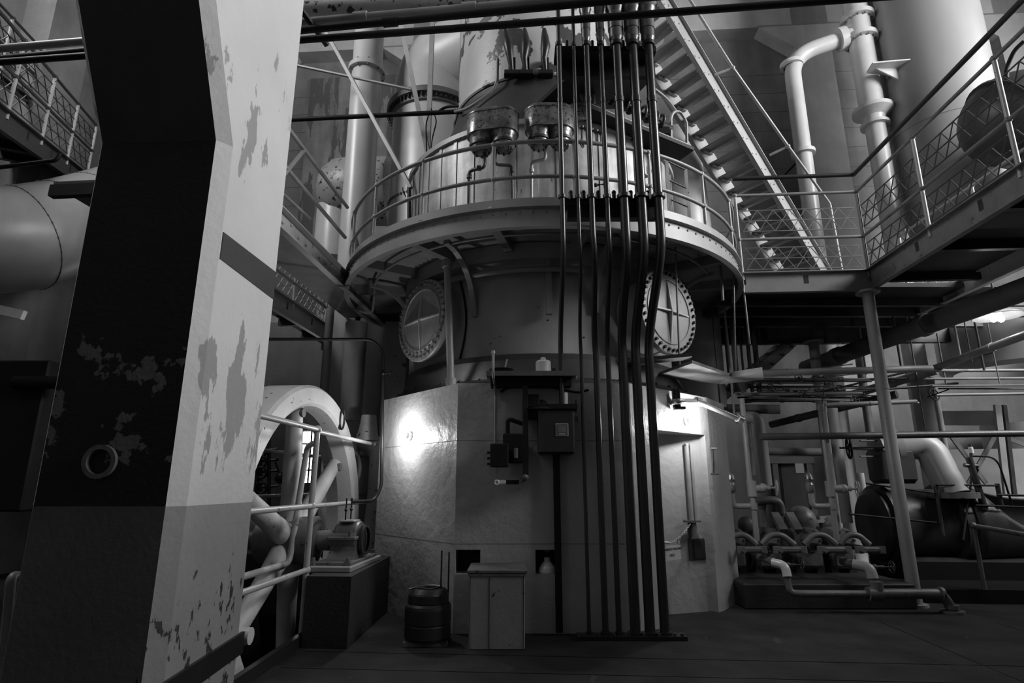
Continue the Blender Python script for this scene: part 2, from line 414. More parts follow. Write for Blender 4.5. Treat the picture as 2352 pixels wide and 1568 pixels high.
# ================================================================== CONCRETE TURBINE BASE
BT = 2.47
FA, FB = V((-.58, 6.19)), V((1.26, 6.19))
LA = V((-1.68, 7.50)); RA = V((2.43, 7.24)); RC = V((2.87, 7.87))
def base():
    mb = MB()
    def wall(P, Q, holes, z0=0, z1=BT, depth=.22):
        """vertical face from P to Q with rectangular holes (s0, s1, z0, z1) in metres along it"""
        d = (Q-P); L = d.length; d = d/L; n = V((d.y, -d.x))
        ss = sorted({0, L, *[h[0] for h in holes], *[h[1] for h in holes]}); zz = sorted({z0, z1, *[h[2] for h in holes], *[h[3] for h in holes]})
        def pt(s, z, dd=0): q = P+d*s-n*dd; return V((q.x, q.y, z))
        for i in range(len(ss)-1):
            for j in range(len(zz)-1):
                sm_, zm = (ss[i]+ss[i+1])/2, (zz[j]+zz[j+1])/2
                if any(h[0] < sm_ < h[1] and h[2] < zm < h[3] for h in holes): continue
                mb.add([pt(ss[i], zz[j]), pt(ss[i+1], zz[j]), pt(ss[i+1], zz[j+1]), pt(ss[i], zz[j+1])], [(0,1,2,3)])
        for (a, b, c, e) in holes:
            for q in (((a,c),(a,e)), ((a,e),(b,e)), ((b,e),(b,c)), ((b,c),(a,c))):
                (s0, q0), (s1, q1) = q
                mb.add([pt(s0,q0), pt(s1,q1), pt(s1,q1,depth), pt(s0,q0,depth)], [(0,1,2,3)])
            mb.add([pt(a,c,depth), pt(b,c,depth), pt(b,e,depth), pt(a,e,depth)], [(0,1,2,3)], False, 1)
    def sx(u, v):  # metres along the front face
        return atY(u, v).x - FA.x
    def atY(u, v): return at(u, v, 6.19)
    h1 = (sx(1046,1290), sx(1103,1290), atY(1070,1318).z, atY(1070,1262).z)
    h2 = (sx(1230,1290), sx(1290,1290), atY(1260,1318).z, atY(1260,1262).z)
    wall(FA, FB, [h1, h2])
    wall(LA, FA, [])
    wall(V((-1.68, 10.4)), LA, [])
    # oblique right face with a tapering niche: deep next to the pipes, shallow at its far end
    d = (RA-FB); L = d.length; d = d/L; n = V((d.y, -d.x))
    N0, N1, NZ = .42, L-.10, 2.0
    A0 = FB+d*N0; A1 = FB+d*N1; back = A0 - n*.55
    def q(P, z): return V((P.x, P.y, z))
    mb.add([q(FB,0), q(A0,0), q(A0,BT), q(FB,BT)], [(0,1,2,3)])
    mb.add([q(A0,NZ), q(A1,NZ), q(A1,BT), q(A0,BT)], [(0,1,2,3)])
    mb.add([q(A1,0), q(RA,0), q(RA,BT), q(A1,BT)], [(0,1,2,3)])
    A1b = A1 - n*.09
    mb.add([q(A0,0), q(back,0), q(back,NZ), q(A0,NZ)], [(0,1,2,3)])
    mb.add([q(back,0), q(A1b,0), q(A1b,NZ), q(back,NZ)], [(0,1,2,3)])
    mb.add([q(A1b,0), q(A1,0), q(A1,NZ), q(A1b,NZ)], [(0,1,2,3)])
    mb.add([q(A0,NZ), q(back,NZ), q(A1b,NZ), q(A1,NZ)], [(0,1,2,3)])
    wall(RA, RC, []); wall(RC, V((2.83, 10.4)), []); wall(V((2.83, 10.4)), V((-1.68, 10.4)), [])
    P = [(FA.x,FA.y), (FB.x,FB.y), (RA.x,RA.y), (RC.x,RC.y), (2.83,10.4), (-1.68,10.4), (LA.x,LA.y)]
    mb.add([V((a, b, BT)) for a, b in P], [list(range(len(P)))])
    return mb, (back, A1b, n, d)
bmb, NICHE = base()
base_o = solo('turbine_pedestal', bmb, [base_paint, hole_dark], 'thick eight-sided painted concrete pedestal carrying the vertical turbine', 'pedestal')
# form-joint lines cast into the pedestal
jl = MB()
def along(P, Q, z, t=.0015): jl.bar((P.x, P.y, z), (Q.x, Q.y, z), t*2, .007)
for z in (1.86, .83):
    along(FA, FB, z); along(LA, FA, z)
jl.build('form_joint', mat('joint_line_grey', .2, .8), base_o)  # joint lines have their own mid grey

# ================================================================== THE TURBINE
AX, AY = .43, 8.4
T = thing('vertical_turbine', 'tall round vertical steam turbine with dark shoulder and peeling top', 'turbine', (AX, AY, BT))
c0 = (AX, AY, 0)
m = MB(); m.lathe(c0, [(2.12, BT), (2.12, BT+.06), (2.02, BT+.10), (1.93, 2.80), (1.93, 2.86), (1.87, 2.88)], 96)
for k in range(48):
    a = 2*PI*k/48; m.cyl((AX+2.07*math.sin(a), AY-2.07*math.cos(a), BT+.06), (AX+2.07*math.sin(a), AY-2.07*math.cos(a), BT+.1), .022, n=6)
m.build('foot_flange', shoulder_m, T)
m = MB(); m.lathe(c0, [(1.85, 2.78), (1.85, 3.98)], 96); m.build('exhaust_casing', turb_grey, T)
m = MB(); m.tube([(AX+1.86*math.sin(a), AY-1.86*math.cos(a), z) for a, z in [(-.62+.06*math.sin((z-2.8)/1.1*PI), z) for z in [2.8+.1*k for k in range(12)]]], .012, 8)
m.build('casing_seam', black, T)
def cover(pos, ang, name='cover_plate'):
    nrm = V((math.sin(ang), -math.cos(ang), 0)); pos = V(pos); R_ = .53
    inner = pos - nrm*.42
    nz = MB(); nz.cyl(inner, pos-nrm*.03, .46, n=48, cap=False); nz.build('cover_nozzle', turb_grey, T)
    m = MB(); m.lathe(pos, [(.43, -.06), (R_, -.06), (R_, -.015), (R_-.01, 0), (.41, 0), (.405, .012), (.39, .012), (.385, -.0), (0, 0)], 56, axis=nrm)
    ob = m.build(name, mat('cover_paint', .34, .45, scale=3, var=.12, streak=.2, specks=(.06, 18, .7)), T)
    r = MB(); up = V((0,0,1)); sd = nrm.cross(up)
    for dvec in (up, sd):
        a, b = pos-dvec*.38+nrm*.005, pos+dvec*.38+nrm*.005
        r.plate([a, pos+nrm*.05, b, pos-nrm*.002], up.cross(dvec) if dvec is sd else sd, .022) if False else None
        for sg in (-1, 1):
            e = pos + dvec*.38*sg; w2 = (nrm.cross(dvec)).normalized()*.009
            r.add([pos-w2, e-w2, e-w2+nrm*.008, pos-w2+nrm*.05, pos+w2, e+w2, e+w2+nrm*.008, pos+w2+nrm*.05],
                  [(0,1,2,3), (7,6,5,4), (3,2,6,7), (0,4,5,1), (1,5,6,2)])
    r.build('rib', white, ob)
    for k in range(36):
        a = 2*PI*k/36+.05; q = pos+(up*math.cos(a)+sd*math.sin(a))*.475
        bo = MB(); bo.cyl(q-nrm*.09, q+nrm*.03, .019, n=6, smooth=False); bo.build('bolt', dark_steel if ang > 0 else machine, ob)
cover(at(968, 735, 7.05), -math.radians(47))
cover(at(1537, 715, 6.67), math.radians(38))
m = MB(); m.lathe(c0, [(1.85, 3.98), (2.0, 4.0), (2.0, 4.2)], 96); m.build('casing_collar', under_m, T)
m = MB(); m.lathe(c0, [(2.02, 4.2), (2.02, 5.80), (2.0, 5.84), (1.42, 5.86)], 120); m.build('sheet_metal_jacket', jacket, T)
m = MB()
for k in range(26):
    a = -1.7+3.4*k/25
    x, y = AX+2.025*math.sin(a), AY-2.025*math.cos(a)
    m.bar((x, y, 4.22), (x, y, 5.8), .05, .012, up=(math.sin(a), -math.cos(a), 0))
m.build('jacket_strip', jacket, T)
m = MB(); m.lathe(c0, [(2.02, 5.76), (2.06, 5.76), (2.06, 5.83), (2.0, 5.86)], 96); m.build('jacket_rim', ring_m, T)
m = MB(); m.lathe(c0, [(1.62, 5.85), (1.60, 6.0), (1.50, 6.45), (1.36, 6.9), (1.34, 7.04)], 96); m.build('shoulder_shell', shoulder_m, T)
m = MB(); m.lathe(c0, [(1.36, 7.0), (1.38, 7.02), (1.38, 7.10), (1.31, 7.14), (1.31, 9.6), (1.36, 9.62), (1.36, 9.9), (1.3, 9.95), (1.2, 10.4), (0, 10.6)], 96)
m.build('generator_frame', turb_peel, T)
for k, u in enumerate((1176, 1208, 1253)):            # hanging wrapped leads with feet
    m = MB(); Y = 6.98
    a = at(u-15 if k == 0 else u-3, 68, Y); b = at(u-8 if k == 0 else u, 105, Y-.08); c_ = at(u-4, 135, Y-.05); d_ = at(u, 165, Y)
    m.tube(bend([a, (a+b)/2, b, c_, d_], .1), [.03]+[.05]*20+[.028]*9, 12) if False else None
    P = [a, a.lerp(b, .5), b, b.lerp(c_, .6), c_, d_]
    m.tube(P, [.03, .055, .07, .055, .045, .028], 12)
    g = m.build('wrapped_lead', dark_steel, T)
    f = MB(); f.box(d_+V((0, .02, -.02)), (.22, .12, .07), bev=.01); f.box(d_+V((.0, .06, .12)), (.1, .05, .3)); f.build('lead_clamp', black, g)
m = MB(); P = [at(1045, 256, 7.6), at(1075, 250, 7.3), at(1130, 210, 7.15), at(1142, 190, 7.1), at(1143, 135, 7.05)]
m.tube(bend(P, .2), .022, 8); m.build('lead_conduit', steel_beam, T)

# two oily servo tanks hung on the jacket
def servo(u, v, s, label, sgn):
    c = at(u, v, 6.02)
    t = thing('oil_tank', label, 'tank', c, 'oil tanks on the turbine front')
    def stad(hw, r, z0, z1, mb, taper=1.):
        pts = []
        for k in range(25):
            a = -PI/2+PI*k/24; pts.append((hw+r*math.cos(a), r*math.sin(a)))
        for k in range(25):
            a = PI/2+PI*k/24; pts.append((-hw+r*math.cos(a), r*math.sin(a)))
        rot = math.radians(12*sgn)
        def P_(x, y, z, f=1): x *= f; y *= f; return V((c.x+x*math.cos(rot)-y*math.sin(rot), c.y+x*math.sin(rot)+y*math.cos(rot), c.z+z))
        n = len(pts)
        A = [P_(x, y, z0, taper) for x, y in pts]; D = [P_(x, y, z1) for x, y in pts]; E = [P_(x, y, z1+.03, .9) for x, y in pts]
        mb.add(A+D+E, [(i, (i+1)%n, n+(i+1)%n, n+i) for i in range(n)]+[(n+i, n+(i+1)%n, 2*n+(i+1)%n, 2*n+i) for i in range(n)], True)
        mb.add(A, [list(range(n))[::-1]]); mb.add(E, [list(range(n))])
        return P_
    mb = MB(); P_ = stad(.13*s, .16*s, -.08, .17, mb); mb.build('tank_shell', oily, t)
    mb = MB(); stad(.13*s, .165*s, .165, .185, mb); mb.build('lid', oily, t)
    for sx in (-1, 1):
        q = P_(sx*.125*s, 0, -.08); cu = MB()
        cu.lathe(q, [(.15*s, .02), (.13*s, -.05), (.118*s, -.16), (.10*s, -.19), (0, -.19)], 24); cup = cu.build('cup', oily, t)
        cu = MB(); cu.lathe(q, [(.125*s, -.10), (.137*s, -.10), (.137*s, -.13), (.12*s, -.13)], 24); cu.build('cup_band', machine_dark, cup)
        for k in range(8):
            a = 2*PI*k/8
            bb = MB(); bb.cyl(q+V((.08*s*math.cos(a), .08*s*math.sin(a), -.21)), q+V((.08*s*math.cos(a), .08*s*math.sin(a), -.18)), .012, n=6); bb.build('bolt', machine_dark, cup)
    return t, P_
t1, P1 = servo(1132, 300, 1.06, 'oily double-cup tank on the turbine front, above the railing post', -1)
t2, P2 = servo(1262, 290, 1.0, 'oily double-cup tank beside the black conduits', 0)
def smallpipe(name, pts, r, m, label, cat='pipe', group=None, rad=.06, n=10): return solo(name, MB().tube(bend(pts, rad), r, n), m, label, cat, group)
def fitted(name, pts, r, m, label, cat='pipe', group=None, rad=.06, joints=(), jm=None):
    t = thing(name, label, cat, V(pts[0]), group)
    MB().tube(bend(pts, rad), r, 12).build('pipe_run', m, t)
    for (p, d) in joints: MB().cyl(V(p)-V(d).normalized()*r*1.1, V(p)+V(d).normalized()*r*1.1, r*1.45, n=12).build('coupling', jm or m, t)
    return t
Yd = 6.2
fitted('drain_pipe', [at(1113, 350, 6.05), at(1113, 384, 6.05), at(1078, 392, 6.15), at(1077, 474, 6.2)], .022, machine_dark, 'thin drain pipe dropping in two bends from the first oil tank', 'pipe', None, .05, [(at(1078, 405, 6.15), (0,0,1)), (at(1100, 386, 6.08), (1,0,0))])
fitted('drain_pipe', [at(1138, 350, 6.05), at(1138, 378, 6.1), at(1176, 380, 6.15), at(1177, 464, 6.2)], .018, machine_dark, 'thin drain pipe behind the railing post under the first oil tank', 'pipe', None, .05, [(at(1176, 392, 6.15), (0,0,1))])
fitted('drain_pipe', [at(1253, 345, 6.05), at(1253, 366, 6.05), at(1221, 372, 6.15), at(1221, 462, 6.2)], .02, rail_paint, 'pale drain pipe bending down from the second oil tank', 'pipe', None, .05, [(at(1221, 392, 6.15), (0,0,1))])
# small valve and gauge on the jacket
def handwheel(mb, c, R_, axis, r=.012, n=24, spokes=5, hub=.03):
    axis = V(axis).normalized(); mb.torus(c, R_, r, axis, n, 8); mb.cyl(V(c)-axis*.02, V(c)+axis*.02, hub, n=10)
    q = axis.to_track_quat('Z', 'Y').to_matrix()
    for k in range(spokes):
        a = 2*PI*k/spokes; mb.cyl(c, V(c)+q @ V((R_*math.cos(a), R_*math.sin(a), 0)), r*.8, n=6)
    return mb
def valve(name, c, stem_dir, R_, label, m, body=.05, L=.16, group=None):
    c = V(c); sd = V(stem_dir).normalized(); t = thing(name, label, 'valve', c, group)
    MB().sphere(c, body, 14, 8).cyl(c, c+sd*L, body*.25, n=8).cyl(c+sd*body*.8, c+sd*(L*.55), body*.55, n=10).build('valve_body', m, t)
    handwheel(MB(), c+sd*L, R_, sd, r=max(.006, R_*.09), hub=R_*.22).build('handwheel', m, t)
    return t
valve('drain_valve', at(1368, 425, 6.33), (1, -.2, 0), .05, 'tiny stop valve sticking out of the jacket between conduits', dark_steel, .025, .1)
g = thing('pressure_gauge', 'small round dial on the jacket by the last conduit', 'gauge', at(1480, 397, 6.5))
gp = at(1480, 397, 6.52); MB().cyl(gp, gp+V((.03, -.06, 0)), .07, n=20).build('gauge_case', ring_m, g); MB().cyl(gp+V((.03, -.06, 0)), gp+V((.031, -.063, 0)), .055, n=20).build('dial', dark_steel, g)

# ================================================================== ROUND PLATFORM
RP = 2.86; ZF0, ZF1 = 4.0, 4.24
def ring_pt(a, r, z): return V((AX+r*math.sin(a), AY-r*math.cos(a), z))
Pf = thing('round_platform', 'circular steel service platform with pipe guardrail around the turbine', 'platform', (AX, AY, ZF0))
m = MB(); m.lathe(c0, [(RP-.07, ZF0), (RP, ZF0), (RP, ZF0+.012), (RP-.05, ZF0+.018), (RP-.05, ZF1-.018), (RP, ZF1-.012), (RP, ZF1), (RP-.1, ZF1)], 120)
fa = m.build('fascia_channel', ring_m, Pf)
m = MB(); m.lathe(c0, [(RP-.03, ZF1), (RP-.03, ZF1+.10), (RP-.04, ZF1+.10), (RP-.04, ZF1)], 120); m.build('toe_plate', ring_m, Pf)
m = MB()
for k in range(88):
    a = -2.2+4.4*k/87; p = ring_pt(a, RP-.05, ZF1-.06); d = ring_pt(a, 1, 0)-ring_pt(a, 0, 0)
    m.sphere(p, .014, 8, 5)
m.build('rivets', ring_m, fa)
m = MB(); m.lathe(c0, [(1.9, ZF1-.03), (RP-.05, ZF1-.03), (RP-.05, ZF1), (1.9, ZF1)], 96); m.build('deck_plate', under_m, Pf)
for k in range(16):
    a = math.radians(-22.5*k+9); m = MB(); m.bar(ring_pt(a, 1.86, ZF1-.09), ring_pt(a, RP-.06, ZF1-.09), .1, .12); m.build('deck_beam', steel_beam, Pf)
for k in range(8):                                    # curved knee braces
    a = math.radians(-28+45*k+ (0)); m = MB()
    P = [ring_pt(a, RP-.15-(RP-.15-1.88)*(1-math.cos(q*PI/2)) if False else 1.88+(RP-.35-1.88)*(1-math.cos(q*PI/2)), 3.38+.72*math.sin(q*PI/2)) for q in [i/10 for i in range(11)]]
    for i in range(10): m.bar(P[i], P[i+1]+(P[i+1]-P[i])*.08, .07, .05, up=ring_pt(a, 1, 0)-ring_pt(a, 0, 0))
    m.build('knee_brace', rail_grey, Pf)
m = MB(); m.box(ring_pt(0, 1.93, 3.70), (.07, .07, .75)); m.build('hanger', rail_grey, Pf)
def arc(r, z, a0, a1, n=90): return [ring_pt(math.radians(a0+(a1-a0)*k/n), r, z) for k in range(n+1)]
A0, A1 = -86, 84
RZ1, RZ2 = 5.02, 4.60
top = arc(RP-.06, RZ1, A0, A1)
end = lambda a, z: ring_pt(math.radians(a), RP-.06, z)
top = bend([end(A0-3, RZ2+.02), end(A0-3, RZ1-.1), ], .05)[:-1]+[end(A0-2.4, RZ1-.03)]+top+[end(A1+2.4, RZ1-.03), end(A1+3, RZ2+.02)]
m = MB(); m.tube(top, .024, 10); m.build('top_rail', rail_grey, Pf)
mid = [end(A0-3, ZF1+.12), end(A0-2.6, RZ2-.08)]+arc(RP-.06, RZ2, A0, A1)+[end(A1+2.6, RZ2-.08), end(A1+3, ZF1+.12)]
m = MB(); m.tube(mid, .022, 10); m.build('middle_rail', rail_grey, Pf)
for k in range(11):
    a = math.radians(-83+18*k-2)
    if k == 10: a = math.radians(88)
    m = MB(); p = ring_pt(a, RP-.06, 0)
    m.cyl((p.x, p.y, ZF1), (p.x, p.y, RZ1), .021, n=10)
    po = m.build('rail_post', rail_paint, Pf)
    m = MB(); m.cyl((p.x, p.y, ZF1), (p.x, p.y, ZF1+.02), .055, n=12)
    for z in (RZ1, RZ2): m.sphere((p.x, p.y, z), .034, 10, 6)
    m.build('post_fitting', rail_paint, po)
for s_, nm in ((1.99, .035),):
    m = MB(); m.tube(arc(s_, 3.86, -60, 12), nm, 10); m.build('ring_pipe', steel_beam, Pf)
m = MB(); m.tube(arc(2.45, 4.1, -78, 60), .018, 8); m.build('sprinkler_line', rail_grey, Pf)
m = MB(); m.tube(bend([ring_pt(math.radians(-78), 2.45, 4.1), ring_pt(math.radians(-88), 2.5, 4.06), ring_pt(math.radians(-96), 2.62, 3.98), ring_pt(math.radians(-90), 2.75, 3.96)], .15), .02, 8); m.build('pipe_loop', rail_paint, Pf)
# hanger rods and drop pipe below the platform
smallpipe('hanger_rod', [at(1550, 540, 6.6), at(1561, 842, 6.6)], .012, steel_beam, 'thin rod hanging over the cross-ribbed cover plate', 'rod')
smallpipe('hanger_rod', [at(1683, 560, 7.3), at(1690, 868, 7.3)], .012, steel_beam, 'thin rod from the platform edge down to the plank end', 'rod')
smallpipe('hanger_rod', [at(1706, 645, 7.6), at(1722, 790, 7.6)], .014, rail_paint, 'short slanting rod under the platform beside the walkway beam', 'rod')
smallpipe('bent_pipe', [at(1340, 520, 6.3), at(1480, 545, 6.6), at(1600, 575, 7.0), at(1655, 610, 7.2), at(1660, 690, 7.2)], .02, steel_beam, 'grey pipe bending down beneath the platform underside')
fitted('stand_pipe', [at(1027, 602, 6.55), at(1036, 885, 6.55)], .042, ring_m, 'upright grey pipe standing before the left round cover plate', 'pipe', None, .05, [(at(1027, 606, 6.55), (0,0,1)), (at(1036, 878, 6.55), (0,0,1))])

# ================================================================== BLACK CONDUITS in front of the turbine
CG = 'black conduits running down the turbine front'
def cond(i, x0, x1, r, zend, label, ztop=7.2, sleeve=True):
    Yt, Yb = 5.33, 6.0
    P = [V((x0, Yt, ztop)), V((x0, Yt, 3.80))]
    for k in range(1, 9):
        q = k/9; s_ = q*q*(3-2*q); P.append(V((x0+(x1-x0)*q, Yt+(Yb-Yt)*s_, 3.80-1.05*q)))
    P += [V((x1, Yb, 2.75)), V((x1, Yb, zend))]
    t = thing('black_conduit', label, 'conduit', P[-1], CG)
    MB().tube(P, r, 14, cap=True).build('conduit_run', conduit_m, t)
    if zend < 1: pass
    MB().cyl((x0, Yt, 5.30), (x0, Yt, 5.36), r*1.14, n=14).build('coupling', conduit_m, t)
    MB().cyl((x0, Yt, 4.20), (x0, Yt, 4.235), r*1.5, n=14).build('clamp_ring', dark_steel, t)
    MB().cyl((x0, Yt, 6.0), (x0, Yt, 6.04), r*1.45, n=14).build('clamp_ring', dark_steel, t)
    if zend < 1: MB().cyl((x1, Yb, .035), (x1, Yb, .06), r*1.5, n=14).build('floor_collar', dark_steel, t)
    if sleeve:
        MB().lathe((x0, Yt, 0), [(r*1.2, 6.05), (r*1.55, 6.09), (r*1.55, 6.20), (r*1.7, 6.2), (r*1.7, 6.40), (r*2.1, 6.46), (r*2.1, 6.75), (r*1.6, 6.8), (r*1.6, 7.2)], 20).build('sleeve', sleeve_m, t)
names = ['thin conduit ending in the top of the black switch box', 'thinnest conduit of the bundle, second from the switch box', 'medium conduit, third counted from the switch box', 'medium conduit, fourth counted from the switch box', 'thick conduit, fifth counted from the switch box', 'thick conduit next to the outermost one', 'thick outermost conduit beside the lit niche']
XS = [(.505, .515, .026, 2.05), (.665, .73, .019, .03), (.80, .885, .031, .03), (.955, 1.013, .027, .03), (1.125, 1.165, .048, .03), (1.30, 1.305, .05, .03), (1.47, 1.445, .047, .03)]
for i, (a, b, r, z) in enumerate(XS): cond(i, a, b, r, z, names[i], sleeve=i > 1)
bk = thing('conduit_bracket', 'dark clamping bar carrying the conduits across the platform edge', 'bracket', (1, 5.42, 4.2), 'conduit brackets')
m = MB(); m.box((1.04, 5.46, 4.20), (1.0, .12, .08)); m.box((1.04, 5.46, 4.10), (.95, .1, .14)); m.build('clamp_bar', black, bk)
for x in (.60, .73, .88, 1.04, 1.21, 1.385):
    MB().cyl((x, 5.40, 4.22), (x, 5.40, 4.30), .022, n=8).sphere((x, 5.4, 4.3), .025, 8, 5).build('clamp_bolt', dark_steel, bk)
bk = thing('conduit_bracket', 'dark slanting clamping bar high across the thick coupling sleeves', 'bracket', (1, 5.42, 6.0), 'conduit brackets')
m = MB(); m.box((1.02, 5.5, 6.02), (1.1, .22, .07)); m.box((1.05, 5.62, 5.93), (1.1, .06, .2)); m.build('clamp_bar', black, bk)
for x in (.60, .88, 1.22, 1.385):
    MB().cyl((x, 5.42, 6.04), (x, 5.42, 6.14), .02, n=8).build('clamp_bolt', dark_steel, bk)
m = MB(); m.plate([(.62, 5.72, 5.9), (1.6, 5.72, 5.9), (1.5, 6.9, 6.35), (.3, 6.9, 6.35)], (0, 0, 1), .06)
m.build('lead_tray', black, bk)
fp = thing('conduit_floor_plate', 'bolted floor plate holding the lower ends of the conduits', 'plate', (1.1, 6.0, 0))
m = MB(); m.box((1.12, 5.99, .02), (1.02, .17, .035)); m.build('plate', dark_steel, fp)
for x in (.66, .80, .95, 1.09, 1.235, 1.375, 1.52, 1.59):
    MB().cyl((x, 5.935, .035), (x, 5.935, .06), .018, n=6).build('bolt', machine_dark, fp)

# ================================================================== FRONT EQUIPMENT on the pedestal
YF = 6.19
sh = thing('wall_shelf', 'black steel tray shelf fixed to the pedestal front above the switch gear', 'shelf', at(1220, 860, 6.0))
a, b = at(1117, 857, 5.86), at(1324, 851, 5.86)
m = MB(); m.box(((a.x+b.x)/2, 6.03, a.z), (b.x-a.x, .34, .025)); m.box(((a.x+b.x)/2, 5.86, a.z+.0), (b.x-a.x, .015, .05)); m.build('shelf_tray', mat('shelf_edge', .07, .5), sh)
m = MB(); m.box(((a.x+b.x)/2, 6.08, a.z-.06), (b.x-a.x-.08, .2, .09)); m.build('shelf_body', black, sh)
ZS = a.z+.012
c = atz(1251, 850, ZS); 
m = MB(); m.lathe((c.x, 6.0, 0), [(0, ZS), (.075, ZS), (.08, ZS+.01), (.08, ZS+.13), (.07, ZS+.145), (.03, ZS+.15), (.03, ZS+.17), (.02, ZS+.185), (0, ZS+.187)], 24)
solo('canister', m, white_pipe, 'squat white canister with a knob standing on the black shelf', 'canister')
c = atz(1150, 850, ZS); m = MB(); m.lathe((c.x, 6.02, 0), [(.0, ZS), (.07, ZS), (.12, ZS+.05), (.13, ZS+.055), (.125, ZS+.06), (.07, ZS+.012), (0, ZS+.01)], 24)
solo('bowl', m, dark_steel, 'shallow dark bowl on the black shelf', 'bowl')
c = atz(1157, 850, ZS); m = MB(); m.cyl((c.x, 6.0, ZS+.02), (c.x+.03, 6.08, ZS+.18), .008, n=8); solo('stick', m, steel_beam, 'thin stick leaning out of the dark bowl', 'stick')
for k, x in enumerate((.08, .13)):
    m = MB(); m.cyl((x, 5.98, ZS), (x, 5.98, ZS+.03), .012, n=8); solo('small_bolt', m, dark_steel, 'tiny dark bolt standing upright on the shelf middle', 'bolt', 'bolts on the shelf')
m = MB(); m.cyl((.44, 5.98, ZS), (.44, 5.98, ZS+.04), .02, n=8).sphere((.44, 5.98, ZS+.045), .022, 8, 6); solo('knob', m, black, 'round black knob at the shelf end by the conduits', 'knob')
a = at(1134, 812, 5.95); b = at(1137, 1018, 6.12)
fitted('white_conduit', [(a.x, 5.8, a.z), (a.x, 5.8, 2.5), (b.x, 6.15, 2.36), (b.x, 6.15, b.z)], .013, rail_paint, 'slim white conduit passing the shelf end down to the starter', 'conduit', None, .05, [((a.x, 5.8, a.z-.02), (0,0,1))])
# switch box
sb = thing('switch_box', 'large black steel switch box with a small white notice', 'box', at(1278, 1040, 6.1))
a, b = at(1236, 938, 5.93), at(1322, 1042, 5.93)
sbm = mat('switchbox_black', .02, .45, bump=.08)
m = MB(); m.box(((a.x+b.x)/2, 6.06, (a.z+b.z)/2), (b.x-a.x, .26, a.z-b.z), bev=.02); bx = m.build('box_body', sbm, sb)
m = MB(); m.box(((a.x+b.x)/2, 5.925, (a.z+b.z)/2), (b.x-a.x-.03, .015, a.z-b.z-.03), bev=.006); m.build('box_door', sbm, sb)
m = MB(); m.box(((a.x+b.x)/2+.02, 6.05, a.z+.02), (b.x-a.x+.02, .3, .05)); m.build('box_lid', black, sb)
m = MB(); m.cyl((b.x+.03, 6.0, a.z-.02), (b.x+.03, 6.0, a.z+.1), .012, n=8).box((b.x+.02, 6.0, a.z-.1), (.04, .04, .05)); m.build('latch', dark_steel, sb)
a2, b2 = at(1276, 972, 5.91), at(1306, 1001, 5.91)
cx, cz = (a2.x+b2.x)/2, (a2.z+b2.z)/2; wx, wz_ = b2.x-a2.x, a2.z-b2.z
m = MB(); m.box((cx, 5.914, cz), (wx, .003, wz_)); nt_ = m.build('notice', sign_m, sb)
m = MB(); m.box((cx, 5.911, cz), (wx*.88, .003, wz_*.88)); m.build('notice_field', mat('notice_grey', .09, .6), nt_)
m = MB()
for k in range(7): m.box((cx, 5.909, cz+wz_*(.30-.075*k)), (wx*random.uniform(.58, .72), .002, wz_*.025))
m.box((cx, 5.909, cz-wz_*.33), (wx*.5, .002, wz_*.1)); m.build('notice_print', mat('faded_print', .35, .6), nt_)
m = MB(); m.box(((a.x+b.x)/2+.005, 6.12, b.z/2+.02), (.065, .06, b.z-.02)); solo('wall_channel', m, black, 'black vertical channel running from the switch box to the floor', 'channel')
m = MB(); xq = at(1297, 930, 6.05).x; m.cyl((xq, 6.05, a.z+.045), (xq, 6.05, a.z+.18), .036, n=16); m.build('top_fitting', porcelain, sb)
# starter / contactor assembly
sa = thing('motor_starter', 'black cast motor starter hung on a steel upright', 'starter', at(1180, 1080, 6.05))
def bx_(mb, u0, v0, u1, v1, y0, y1, bev=.01):
    a = at(u0, v0, y0); b = at(u1, v1, y0); mb.box(((a.x+b.x)/2, (y0+y1)/2, (a.z+b.z)/2), (abs(b.x-a.x), y1-y0, abs(a.z-b.z)), bev=bev); return mb
bx_(MB(), 1200, 884, 1214, 1092, 5.98, 6.04, .004).build('upright', dark_steel, sa)
bx_(MB(), 1126, 1018, 1168, 1072, 5.93, 6.12).build('coil_box', black, sa)
bx_(MB(), 1155, 995, 1201, 1062, 5.97, 6.17).build('starter_case', black, sa)
m = MB()
for z in range(3): bx_(m, 1119, 1036+z*13, 1128, 1042+z*13, 5.97, 6.02, .002)
m.build('terminal', dark_steel, sa)
m = MB(); m.tube(bend([at(1166, 1000, 6.05), at(1166, 961, 6.05), at(1201, 973, 6.05)], .04), .022, 10); m.build('curved_bracket', black, sa)
m = MB(); q = at(1185, 1040, 5.95); m.cyl((q.x, 5.95, q.z-.05), (q.x, 5.95, q.z+.05), .02, n=12); m.build('fuse', machine, sa)
bx_(MB(), 1160, 1102, 1192, 1112, 6.02, 6.07, .003).build('arm', black, sa)
bx_(MB(), 1138, 1102, 1162, 1111, 6.0, 6.06, .003).build('pale_arm', porcelain, sa)
m = MB(); q = at(1141, 1108, 6.0); m.torus((q.x, 5.99, q.z), .02, .009, (0, 1, 0), 16, 8); m.build('eye', porcelain, sa)
m = MB(); q = at(1206, 1096, 6.0); m.sphere(q, .038, 14, 8).cyl(q+V((0, 0, .02)), q+V((.0, 0, .09)), .02, n=10).cyl(q+V((-.05, 0, -.05)), q, .022, n=10); m.build('ball_joint', machine, sa)
m = MB(); q = at(1245, 925, 6.05); m.lathe((q.x, 6.07, q.z-.07), [(.0, .1), (.03, .1), (.06, .06), (.16, .03), (.19, -.01), (.0, -.02)], 28)
bx_(m, 1208, 905, 1240, 960, 6.0, 6.17); hd = m.build('relay_housing', black, sa)
